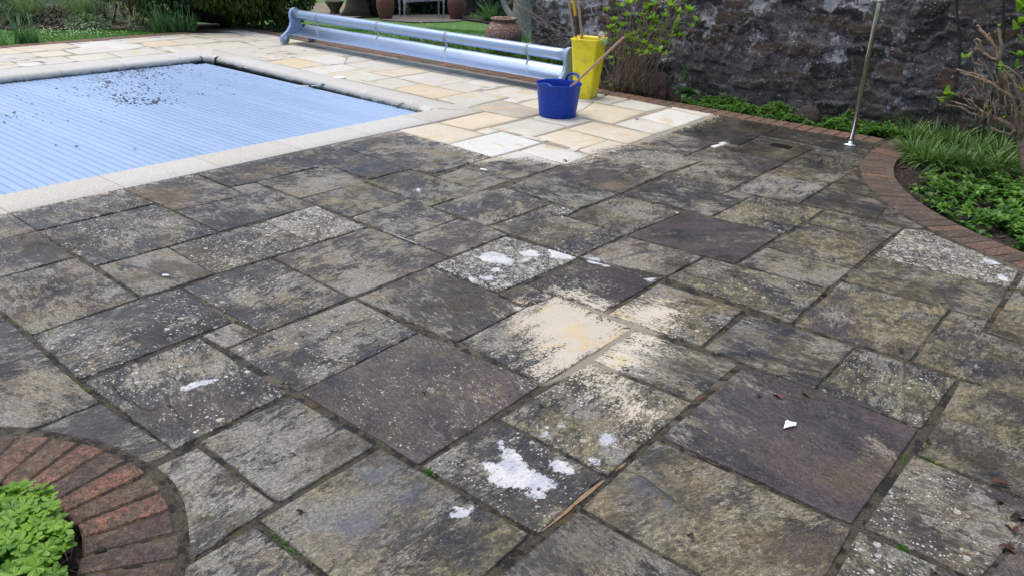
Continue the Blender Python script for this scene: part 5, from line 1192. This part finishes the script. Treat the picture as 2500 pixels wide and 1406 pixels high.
mb = MB(); I = [mb.vert((hc.x + 1.35 * math.cos(a), hc.y + 1.5 * math.sin(a), gz(hc.x + 1.35 * math.cos(a), hc.y + 1.5 * math.sin(a)) + .02 + .01 * math.sin(a * 5))) for a in [6.283 * q / 40 for q in range(40)]]; k_ = mb.vert((hc.x, hc.y, gz(hc.x, hc.y) + .03)); [mb.face(I[i], I[(i + 1) % 40], k_) for i in range(40)]
mb.build('soil_under_hedge', M['soil'], kind='structure')
# agapanthus clump in front of it
def clump(name, px0, px1, py, n, L, W, mat, label, cat, group=None, droop=.9, spread=.55, v=None, dep=.25, seeds=0):
    a, b = GG(px0, py), GG(px1, py); c = (a + b) / 2; t = (b - a); nrm = Vector((-t.y, t.x, 0)).normalized(); root = empty(name, c, label, cat, group); mb = MB()
    for _ in range(n):
        q = a + t * random.random() + nrm * random.uniform(0, dep); q.z = gz(q.x, q.y) - .01; an = random.uniform(0, 6.283); s = random.uniform(.05, spread); mb.c = random.random()
        mb.blade(q, (math.cos(an) * s, math.sin(an) * s, 1), L * random.uniform(.5, 1.1), W, droop * random.uniform(.3, 1.5), 5, lambda t_: (1 - t_ ** 4) * .9 + .1, .2)
    mb.build('leaves', mat, root)
    if seeds:
        m2 = MB()
        for _ in range(seeds):
            q = a + t * random.random() + nrm * random.uniform(0, dep); e = q + Vector((random.gauss(0, .05), random.gauss(0, .05), L * random.uniform(1.05, 1.35))); m2.c = .9; m2.tube([q, (q + e) / 2 + Vector((.01, 0, 0)), e], .003, 4)
            for _k in range(7): m2.tube([e, e + rdir(-.5, 1.2) * .03], .002, 3)
        m2.build('seed_heads', M['agap'], root)
    return root
clump('agapanthus_clump', 375, 478, 82, 260, .30, .015, M['agap'], 'pale green strap leaves with dry seed heads in front of the dark conifer bush', 'plant', seeds=16, dep=.2)
clump('daffodil_clump', 35, 92, 108, 110, .24, .012, M['agap'], 'small clump of upright green leaves on the lawn edge at the far left', 'plant', seeds=8, dep=.15)
clump('daffodil_clump', -45, 8, 112, 70, .22, .012, M['agap'], 'upright green leaves cut off by the left edge of the photo', 'plant', dep=.1)
# soil and low border beyond the left hand lawn
mb = MB()
def bord(px, py): return GG(px, py)
rows = []
for px in range(-300, 400, 25): a = GG(px, 72 + 4 * math.sin(px * .05)); b = GG(px, 30); b = a + (b - a).normalized() * 1.6; rows.append((mb.vert((a.x, a.y, gz(a.x, a.y) + .022)), mb.vert((b.x, b.y, gz(b.x, b.y) + .022))))
for A, B in zip(rows, rows[1:]): mb.face(A[0], B[0], B[1], A[1])
mb.build('border_soil', M['soil'], kind='structure')
def _b1():
    a = GG(random.uniform(-200, 380), random.uniform(52, 73)); return a.x, a.y, a.z + .02
litter('border_litter', M['dead'], 1500, _b1, .05, .16, 'brown dead stems lying along the edge of the far border')
def mound(name, px, py, n, L, W, mat, label, R=.1, droop=1.9, spread=1.1, cat='grass', back=.3):
    c = GG(px, py); c = c + Vector((c.x, c.y, 0)).normalized() * back; c.z = gz(c.x, c.y); mb = MB()
    for _ in range(n):
        a = random.uniform(0, 6.283); r = R * random.random() ** .5; s = random.uniform(.05, spread); mb.c = min(1, max(0, random.gauss(.45, .25)))
        mb.blade(c + Vector((r * math.cos(a), r * math.sin(a), 0)), (math.cos(a) * s, math.sin(a) * s, 1), L * random.uniform(.6, 1.1), W, droop * random.uniform(.5, 1.4), 6, None, 0)
    return mb.build(name, mat, origin=c, label=label, cat=cat, group='arching grasses in the far border')
mound('ornamental_grass', 75, 66, 1500, .80, .010, M['ornamental'], 'shaggy blue green grass mound at the left of the far border', .22)
mound('ornamental_grass', 212, 64, 1700, .85, .010, M['ornamental'], 'large arching blue green grass mound in the middle of the far border', .24)
mound('ornamental_grass', -20, 64, 900, .7, .010, M['ornamental'], 'shaggy grass mound cut off by the left edge of the photo', .22)
def bush(name, px, py, R, n, L, W, mat, label, back=.25, cat='shrub', lean=None, group=None, prof=lance, zc=.9, core=False):
    c = GG(px, py); c = c + Vector((c.x, c.y, 0)).normalized() * back; c.z = gz(c.x, c.y); root = empty(name, c, label, cat, group); mb = MB()
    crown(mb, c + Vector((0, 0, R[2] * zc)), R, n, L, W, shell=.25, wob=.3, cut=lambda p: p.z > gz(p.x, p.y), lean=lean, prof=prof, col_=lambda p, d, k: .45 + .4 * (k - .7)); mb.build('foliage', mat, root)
    if core:
        m3 = MB(); cc_ = c + Vector((0, 0, R[2] * zc)); rws = [[m3.vert((cc_.x + R[0] * .78 * math.cos(e) * math.cos(a) * random.uniform(.85, 1.1), cc_.y + R[1] * .78 * math.cos(e) * math.sin(a), cc_.z + R[2] * .85 * math.sin(e))) for a in [6.283 * q / 16 for q in range(16)]] for e in (-1.4, -.9, -.45, 0, .45, .9, 1.4)]
        for A, B in zip(rws, rws[1:]):
            for q in range(16): m3.face(A[q], A[(q + 1) % 16], B[(q + 1) % 16], B[q])
        m3.build('dark_core', M['darkbark'], root)  # added dark core, fills the bush with painted shade behind its leaves
    st = MB(); [st.tube([c + Vector((random.gauss(0, .03), random.gauss(0, .03), 0)), c + Vector((random.gauss(0, R[0] * .4), random.gauss(0, R[1] * .4), R[2] * 1.2))], .008, 5) for _ in range(5)]; st.build('stems', M['darkbark'], root); return root
bush('low_perennial', 215, 72, (.42, .30, .09), 600, .07, .035, M['greyleaf'], 'low patch of grey green leaves at the lawn edge below the middle grass mound', .05)
bush('low_perennial', 345, 71, (.25, .2, .10), 320, .07, .03, M['greyleaf'], 'low grey green leafy plant at the lawn edge near the pale strap leaved clump', .05)
bush('twiggy_shrub', 275, 66, (.30, .30, .28), 900, .09, .010, M['brownleaf'], 'brownish twiggy low shrub between the middle grass mound and the dark spiky plant', .2, lean=Vector((0, 0, 1.2)))
bush('lavender', 330, 66, (.26, .25, .22), 900, .10, .009, M['brownleaf'], 'dusky purple grey spiky plant left of the conifer bush', .2, lean=Vector((0, 0, 2)))
bush('low_shrub', 15, 66, (.5, .4, .28), 900, .08, .03, M['greyleaf'], 'low brown green shrub at the far left of the border', .2)
bush('low_shrub', 140, 68, (.5, .25, .15), 700, .08, .02, M['brownleaf'], 'flat brown green growth between the two left grass mounds', .15)
for i, (px, py, R) in enumerate(((60, 8, .9), (150, 0, 1.1), (250, -6, 1.2), (320, 2, .8), (-40, 6, 1.2), (20, -20, 1.6))):
    bush('meadow_shrub', px, py, (R, R * .8, R * .42), 1500, .16, .07, M['greyleaf'], ['second hazy green shrub from the left in the meadow', 'green meadow shrub behind the left grass mound', 'green meadow shrub behind the middle grass mound', 'meadow shrub with pale flowers left of the conifer bush', 'green meadow shrub at the left edge of the photo', 'farthest hazy meadow shrub at the top left'][i], .5, group='shrubs in the meadow')
mb = MB()
for _ in range(40): p = GG(random.gauss(283, 9), random.gauss(12, 7)); daisy(mb, p.x, p.y, p.z + .45, .03)
mb.build('white_blossom', M['petal'], label='small sprinkling of white blossom left of the conifer bush', kind='stuff')
# gravel patch behind the reel's left end
mb = MB(); P = [GG(*p) for p in ((730, 12), (960, 8), (1000, 22), (900, 44), (860, 48), (735, 40))]; I = [mb.vert((p.x, p.y, gz(p.x, p.y) + .035)) for p in P]; mb.face(*I); gm = mat_simple('dry_gravel', (.26, .22, .15), .9, .7, 30, .02, dirt=((.12, .15, .04), .6, 2)); mb.build('gravel_path', gm, kind='structure')
# stone urn
def at(px, py): p = GG(px, py); return p
def mpp(p): return math.hypot(p.x, p.y) * 1.005 / FPX   # metres per photo pixel at that distance
p = at(818, 38); m = mpp(p); o = empty('stone_urn', p, 'low dark mossy stone urn on the grass behind the reel', 'urn'); mb = MB()
mb.lathe(p, [(a * m, b * m) for a, b in ((0, 26), (13, 27), (17, 29), (21, 31), (21, 28), (19, 25), (16, 20), (11, 12), (10, 8), (13, 2), (15, 0), (15, -3))][::-1], 24); mb.build('bowl', M['urnstone'], o)
mb = MB(); mb.lathe(p, [(0, 27.5 * m), (15 * m, 27 * m)][::-1], 16); mb.build('soil', M['soil'], o)
# jars
def jar(name, px, py, prof, mat, label, group=None):
    p = at(px, py); m = mpp(p); mb = MB(); mb.lathe(p, [(a * m, b * m) for a, b in prof], 40); return mb.build(name, mat, origin=p, label=label, cat='jar', group=group)
PJ = [(0, 0), (12, 0), (14, 3), (17, 14), (20.5, 30), (20.5, 40), (18, 50), (13, 57), (10, 60), (12, 63), (10, 64), (8, 62), (8, 55), (14, 45), (0, 30)]
jar('terracotta_jar', 942, 50, PJ, M['terra'], 'tall plain terracotta jar to the left of the white bench', 'tall jars beside the bench')
jar('terracotta_jar', 1114, 50, PJ, M['terra'], 'tall plain terracotta jar to the right of the white bench', 'tall jars beside the bench')
p = at(1228, 148); m = mpp(p); mb = MB(); mb.lathe(p, [(a * m, b * m) for a, b in ((0, 0), (20, 0), (24, 8), (36, 30), (44, 52), (44, 62), (39, 75), (31, 84), (26, 88), (27, 90), (31, 92), (31, 95), (28, 96), (25, 94), (22, 88), (24, 80), (0, 60))], 44)
mb.build('lichened_jar', M['terral'], origin=p, label='wide bellied terracotta jar spotted with lichen behind the reel', cat='jar')
# bench
a = at(988, 47); b = at(1083, 47); b = a + (b - a); t = (b - a); L = t.length; t.normalize(); nb = Vector((-t.y, t.x, 0)); m = mpp(a); be = empty('white_bench', (a + b) / 2, 'old garden bench with peeling white paint between the two tall jars', 'bench')
if nb.dot(Vector((a.x, a.y, 0))) < 0: nb = -nb
sh_ = 40 * m; z0 = a.z
for q in (0, 1):
    for dpt in (0, 18 * m):
        c = a + t * (L * q) + nb * dpt; c.z = z0; mb = MB(); top_ = sh_ if dpt == 0 else sh_ + 34 * m; r = 2.6 * m
        mb.lathe(c, [(r * .5, 0), (r * .9, .04 * sh_), (r * .6, .1 * sh_), (r * .7, .4 * sh_), (r, .6 * sh_), (r * .65, .66 * sh_), (r, .72 * sh_), (r, sh_), (r * .9, top_)], 10); mb.build('leg', M['whitewood'], be)
ang = math.atan2(t.y, t.x)
mb = MB(); c = (a + b) / 2; mb.box((c.x, c.y, z0 + sh_ - 2 * m), (L, 2.2 * m, 5 * m), ang); mb.build('seat_rail', M['whitewood'], be, smooth=False)
mb = MB()
for k in range(4): c = (a + b) / 2 + nb * (3 + 4.5 * k) * m; mb.box((c.x, c.y, z0 + sh_ + 1 * m), (L * 1.02, 3.6 * m, 1.4 * m), ang)
mb.build('seat', M['whitewood'], be, smooth=False)
mb = MB(); c = (a + b) / 2 + nb * 18 * m
for zz in (8, 30): mb.box((c.x, c.y, z0 + sh_ + zz * m), (L, 1.6 * m, 3 * m), ang)
for k in range(9): q = c + t * (L * (k - 4) / 9.5); mb.box((q.x, q.y, z0 + sh_ + 19 * m), (2 * m, 1 * m, 19 * m), ang)
mb.build('back', M['whitewood'], be, smooth=False)
mb = MB()
for q in (0, 1): mb = MB(); c = a + t * (L * q) + nb * 9 * m; mb.box((c.x, c.y, z0 + sh_ + 16 * m), (3 * m, 20 * m, 2 * m), ang); mb.build('armrest', M['whitewood'], be, smooth=False)
# stone slabs under the bench
mb = MB(); P = [GG(*p) for p in ((930, 52), (1010, 58), (1110, 56), (1150, 50), (1130, 38), (960, 38))]; mb.face(*[mb.vert((p.x, p.y, p.z + .02)) for p in P]); mb.build('bench_paving', mat_simple('old_slabs', (.13, .12, .10), .8, .7, 6, .01), kind='structure')
# dark evergreens, trunks and fence behind the bench
bush('ivy_shrub', 905, 44, (.55, .5, .9), 3600, .07, .045, M['darkleaf'], 'very dark ivy like shrub left of the tall jars', .45, prof=oval, zc=.6, core=True)
def trunkobj(name, px, py, wpx, mat, label, top=(0, 0), cat='tree', R=None, h=2.6):
    p = at(px, py); m = mpp(p); r = wpx * m / 2; root = empty(name, p, label, cat); mb = MB(); pts = []; rad = []
    for k in range(14):
        tt = k / 13; pts.append(p + Vector((top[0] * tt + .04 * math.sin(tt * 7 + px), top[1] * tt + .03 * math.sin(tt * 5), -.05 + h * tt))); rad.append(r * (1 + .9 * math.exp(-tt * 12)) * (1 - .35 * tt) * random.uniform(.94, 1.06))
    mb.tube(pts, rad, 14); mb.build('trunk', mat, root)
    if R: m2 = MB(); crown(m2, pts[-1], R, 1500, .12, .06, shell=.3, wob=.3, prof=oval); m2.build('crown', M['darkleaf'], root)
    return root, pts
trunkobj('garden_tree', 868, 44, 40, M['darkbark'], 'thick dark tree trunk flaring at its base left of the ivy shrub', (-.1, .2), h=3.2, R=(1.6, 1.6, .8))
for i, (px, w) in enumerate(((1138, 14), (1160, 12), (1178, 9))): trunkobj('slim_tree', px, 47, w, M['darkbark'], ['thin dark trunk just right of the tall jar', 'middle of the three thin dark trunks right of the jars', 'thinnest dark trunk beside the spiky leaved plant'][i], (.1, .1), h=3.0, R=(.6, .6, .4))
for i, (px, py, R) in enumerate(((955, 41, (.55, .45, 1.)), (1030, 38, (.62, .45, 1.)), (1100, 40, (.6, .45, 1.)), (1170, 45, (.55, .45, 1.)), (1235, 60, (.5, .4, .95)), (1300, 80, (.4, .35, .9)))):
    bush('dark_evergreen', px, py, R, 2600, .11, .06, M['darkleaf'], ['dark evergreen behind the left tall jar', 'dark evergreen directly behind the bench', 'dark evergreen behind the right tall jar', 'dark evergreen behind the thin trunks', 'dark evergreen behind the spiky leaved plant', 'dark evergreen behind the grey pitted trunk'][i], .6, cat='shrub', group='dark evergreens behind the bench', prof=oval, zc=.62, core=True)
    c = GG(px, py)
mb = MB(); P = [GG(*p) for p in ((1120, 50), (1200, 62), (1260, 78), (1290, 60), (1180, 34), (1130, 38))]; mb.face(*[mb.vert((p.x, p.y, p.z + .03)) for p in P]); mb.build('bench_bed_soil', M['soil'], kind='structure')
p = at(1200, 58); tuft('spiky_plant', p.x, p.y, p.z, 230, 62 * mpp(p), .022, M['agap'], 'big clump of narrow dark green arching leaves behind the lichened jar', 'plant', None, .9, 1.0)
p = at(1157, 52); tuft('small_spiky_plant', p.x, p.y, p.z, 60, 28 * mpp(p), .014, M['ornamental'], 'small pale tufted plant left of the big spiky clump', 'plant', None, .6, 1.1)
# grey two stemmed tree at the end of the wall
p = Vector((*G(1282, 94)[:2], -.03)); tr = empty('grey_tree', p, 'old two stemmed tree with grey blue lichened bark at the end of the wall', 'tree'); m = mpp(p)
mb = MB(); pts = [p + Vector((0, 0, z)) + Vector((-.02 * math.sin(z * 4), .01 * math.cos(z * 5), 0)) for z in np.linspace(-.05, 2.6, 16)]; mb.tube(pts, [27 * m * (1 + .35 * math.exp(-k * .9)) * random.uniform(.93, 1.07) for k in range(16)], 18); mb.build('trunk', M['barkgrey'], tr)
mb = MB(); q = [PV(x, y, p.y - .05) for x, y in ((1268, 88), (1262, 62), (1248, 42), (1236, 22), (1228, 0), (1220, -60), (1205, -160))]; mb.tube([Vector(a) for a in q], [.058, .050, .045, .042, .040, .036, .03], 12); mb.build('leaning_stem', M['barkgrey'], tr)
mb = MB(); crown(mb, p + Vector((-.2, .3, 3.0)), (1.5, 1.5, .8), 900, .09, .05, shell=.3, wob=.3, prof=oval); mb.build('crown', M['greyleaf'], tr)
# bare twiggy bush trained on the wall left of the hydrangea
tw = MB(); b = Vector((-5.15, 7.35, -.03)); random.seed(91)
def twig(pts, r, v=7.40):
    Q = [Vector(PV(x, y, v)) for x, y in pts]; R_ = []
    for a, e in zip(Q, Q[1:]):
        for k in range(3): R_.append(a.lerp(e, k / 3) + Vector((random.gauss(0, .006), random.gauss(0, .01), random.gauss(0, .006))))
    R_.append(Q[-1]); tw.tube(R_, [lerp(r, r * .4, k / (len(R_) - 1)) for k in range(len(R_))], 5)
for pts, r in (([(1360, 120), (1345, 95), (1360, 78), (1338, 62), (1310, 40), (1285, 25), (1260, 8), (1235, 10)], .009), ([(1338, 54), (1325, 28), (1308, 10), (1295, 0)], .005), ([(1388, 78), (1365, 62), (1345, 55), (1310, 42)], .006), ([(1400, 97), (1370, 96), (1352, 98)], .009), ([(1360, 78), (1362, 50), (1340, 22), (1330, 15)], .004),
    ([(1345, 95), (1330, 82), (1300, 84), (1275, 75)], .004), ([(1375, 90), (1368, 72), (1355, 58)], .003), ([(1352, 98), (1335, 100), (1325, 105)], .003), ([(1375, 105), (1372, 92), (1358, 80), (1366, 66)], .003), ([(1430, 60), (1452, 45), (1475, 45), (1485, 52)], .003), ([(1395, 20), (1440, 0), (1470, 15)], .004), ([(1410, 95), (1375, 85), (1320, 60), (1290, 58)], .003), ([(1300, 20), (1275, 35), (1262, 20), (1245, 22)], .003),
    ([(1390, 118), (1372, 108), (1350, 112), (1320, 98), (1300, 90)], .004), ([(1440, 5), (1475, 8), (1500, -10)], .005), ([(1455, 0), (1490, 20), (1520, 18)], .004)):
    twig(pts, r)
twig([(1362, 150), (1360, 120)], .012)
tw.build('bare_twiggy_bush', mat_simple('grey_twigs', (.20, .17, .14), .85, .5, 40), origin=b, label='bare tangled twiggy bush against the wall between the grey tree and the bin', cat='shrub')
# leafy tufts growing behind the reel
tips = [(p_[0], p_[1]) for p_ in ()]
for i, (px, py, n, L) in enumerate(((1052, 112, 90, .20), (1085, 120, 110, .22), (1120, 128, 120, .23), (1155, 136, 120, .24), (1190, 146, 110, .22), (1280, 158, 110, .26), (1315, 164, 130, .30), (1345, 172, 120, .30), (1290, 118, 120, .26), (1330, 128, 120, .28), (1365, 176, 90, .28), (1030, 106, 60, .16), (1250, 150, 80, .2), (1305, 135, 100, .26), (1070, 100, 110, .16), (1105, 106, 110, .16), (1140, 114, 120, .18), (1175, 120, 120, .18), (1210, 150, 120, .2), (1010, 98, 60, .12))):
    x, y = G(px, py)[:2]; tuft('daylily_tuft', x, max(y, 6.92), -.03, int(n * 1.5), L * 1.3, .016, M['sedge'], 'arching green strap leaved tuft growing behind the reel', 'grass tuft', 'strap leaved tufts behind the reel', 1.4, .95)

# ================================================================== LOOSE LEAVES AND BITS ON THE PAVING
random.seed(8)
def dryleaf(px, py, s, ang, label, c=.6, curl=1.2, mat='dead', name='fallen_leaf', cat='leaf'):
    p = Vector(G(px, py, .006)); mb = MB(); mb.c = c; d = Vector((math.cos(ang), math.sin(ang), .25))
    mb.blade(p - Vector((math.cos(ang), math.sin(ang), 0)) * s / 2, d, s, s * .42, curl, 6, lance, .9)
    a = p + Vector((math.cos(ang), math.sin(ang), 0)) * s * .4; mb.tube([a, a + Vector((math.cos(ang) * s * .25, math.sin(ang) * s * .2, .004))], .0012, 4)
    return mb.build(name, M[mat], origin=p, label=label, cat=cat, group='dry leaves on the paving' if name == 'fallen_leaf' else None)
for a in ((2440, 1180, .055, .4, 'long reddish dry leaf on the joint above the curled leaf at the right edge', .75, .5), (2442, 1222, .035, 1., 'small curled dark red leaf on the purple spotted slab', .35, 1.5), (2470, 1283, .065, 2.1, 'crumpled red brown leaf at the right edge', .5, 1.8), (2488, 1262, .06, .9, 'topmost dark leaf of the heap at the right edge', .1, 1.2),
    (2470, 1340, .06, .2, 'red brown leaf on the joint at the bottom right', .55, 1.6), (2280, 1392, .035, 1.3, 'small orange brown leaf at the bottom edge', .65, 1.5), (2265, 1074, .035, 2., 'thin dark curled leaf beside the wide joint', .1, 1.), (2250, 1092, .02, .3, 'dark scrap in the wide joint', 0., 1.),
    (2012, 715, .045, 1.8, 'brown twisted leaf at the joint corner between olive slabs', .35, 1.2), (1968, 962, .04, 2.6, 'red brown leaf at the far edge of the large purple slab', .65, 1.), (1853, 966, .025, .5, 'small dark red leaf on the large purple slab', .3, 1.), (1898, 965, .05, 2.7, 'pale yellowish leaf tuft on the large purple slab', .95, 1.),
    (2200, 855, .04, -.9, 'thin dark twig leaf on the layered brown slab', .05, .6), (2268, 750, .018, 0., 'tiny dark crumb near the far joint of the layered slab', .05, 1.), (2260, 766, .022, -.4, 'thin dark sliver on the layered brown slab', .05, .6), (1827, 861, .02, .2, 'small dark bud on the shiny grey slab', 0., 1.),
    (733, 1248, .03, .4, 'dark crumb of bark on the big wet slab', .05, 1.5), (716, 1107, .022, 1.2, 'tiny orange leaf on the grey slab by the wide joint', .8, 1.3), (1685, 1302, .028, 2.8, 'black bud shaped leaf on the large rippled slab', 0., 1.6), (1322, 991, .03, .1, 'dark pair of crumbs on the olive slab', .1, 1.5),
    (740, 820, .02, 1., 'round brown bit on the spotted slab', .2, 2.), (1035, 957, .018, 1., 'dark crumb in the middle of the purple spotted slab', .05, 2.), (1555, 292, .04, 1.4, 'upright dry leaf on the pale slab near the tub', .35, 1.), (1380, 393, .04, .2, 'dark leaf scrap at the edge of the cleaned slabs', .2, 1.),
    (1868, 889, .02, 0., 'tiny red petal scrap by the joint above the purple slab', .85, .6), (1872, 906, .02, 1., 'red petal scrap on the joint above the purple slab', .85, .6), (2120, 897, .012, 1., 'tiny dark crumb on the grey slab below the wide joint', .0, 1.)):
    dryleaf(*a[:5], c=a[5], curl=a[6])
def _d():
    while True:
        p = G(random.uniform(-50, 2550), random.uniform(400, 1440), .006)
        if ring_ok(np.array([p[:2]]))[0]: return p
mb = MB()
for _ in range(260):
    p = _d(); s = random.uniform(.002, .008); mb.c = random.random() ** 2; flake(mb, p, s, .6)
for _ in range(90):
    p = Vector(_d()); a = random.uniform(0, 3.14); L = random.uniform(.01, .05); mb.c = random.uniform(.3, 1); mb.tube([p, p + Vector((math.cos(a) * L * .5, math.sin(a) * L * .5, .003)), p + Vector((math.cos(a + .3) * L, math.sin(a + .3) * L, 0))], .0007, 3)
mb.build('paving_crumbs', M['dead'], label='tiny crumbs and bits of dry stem scattered over the dark paving', kind='stuff')
# moss and tiny weeds in the joints
def jm(name, pts, n, label, kind='stuff'):
    mb = MB()
    for a, b in pts:
        A, B = Vector(G(*a, -.008)), Vector(G(*b, -.008))
        for _ in range(n):
            p = A.lerp(B, random.random()) + Vector((random.gauss(0, .004), random.gauss(0, .004), 0)); mb.c = random.random() * .8; mb.blade(p, rdir(.3, 1.4), random.uniform(.006, .018), .003, .8, 2, None, 0)
    return mb.build(name, M['grass'], label=label, kind=kind)
jm('joint_moss', [((192, 928), (218, 960)), ((108, 808), (130, 803)), ((1045, 1145), (1060, 1158)), ((2195, 1135), (2215, 1110)), ((2250, 1115), (2290, 1135)), ((360, 612), (380, 608)), ((1040, 1150), (1052, 1156)), ((300, 1030), (380, 1090)), ((650, 1300), (760, 1380)), ((2190, 1330), (2220, 1345))], 70, 'small green moss tufts growing in the joints of the paving')
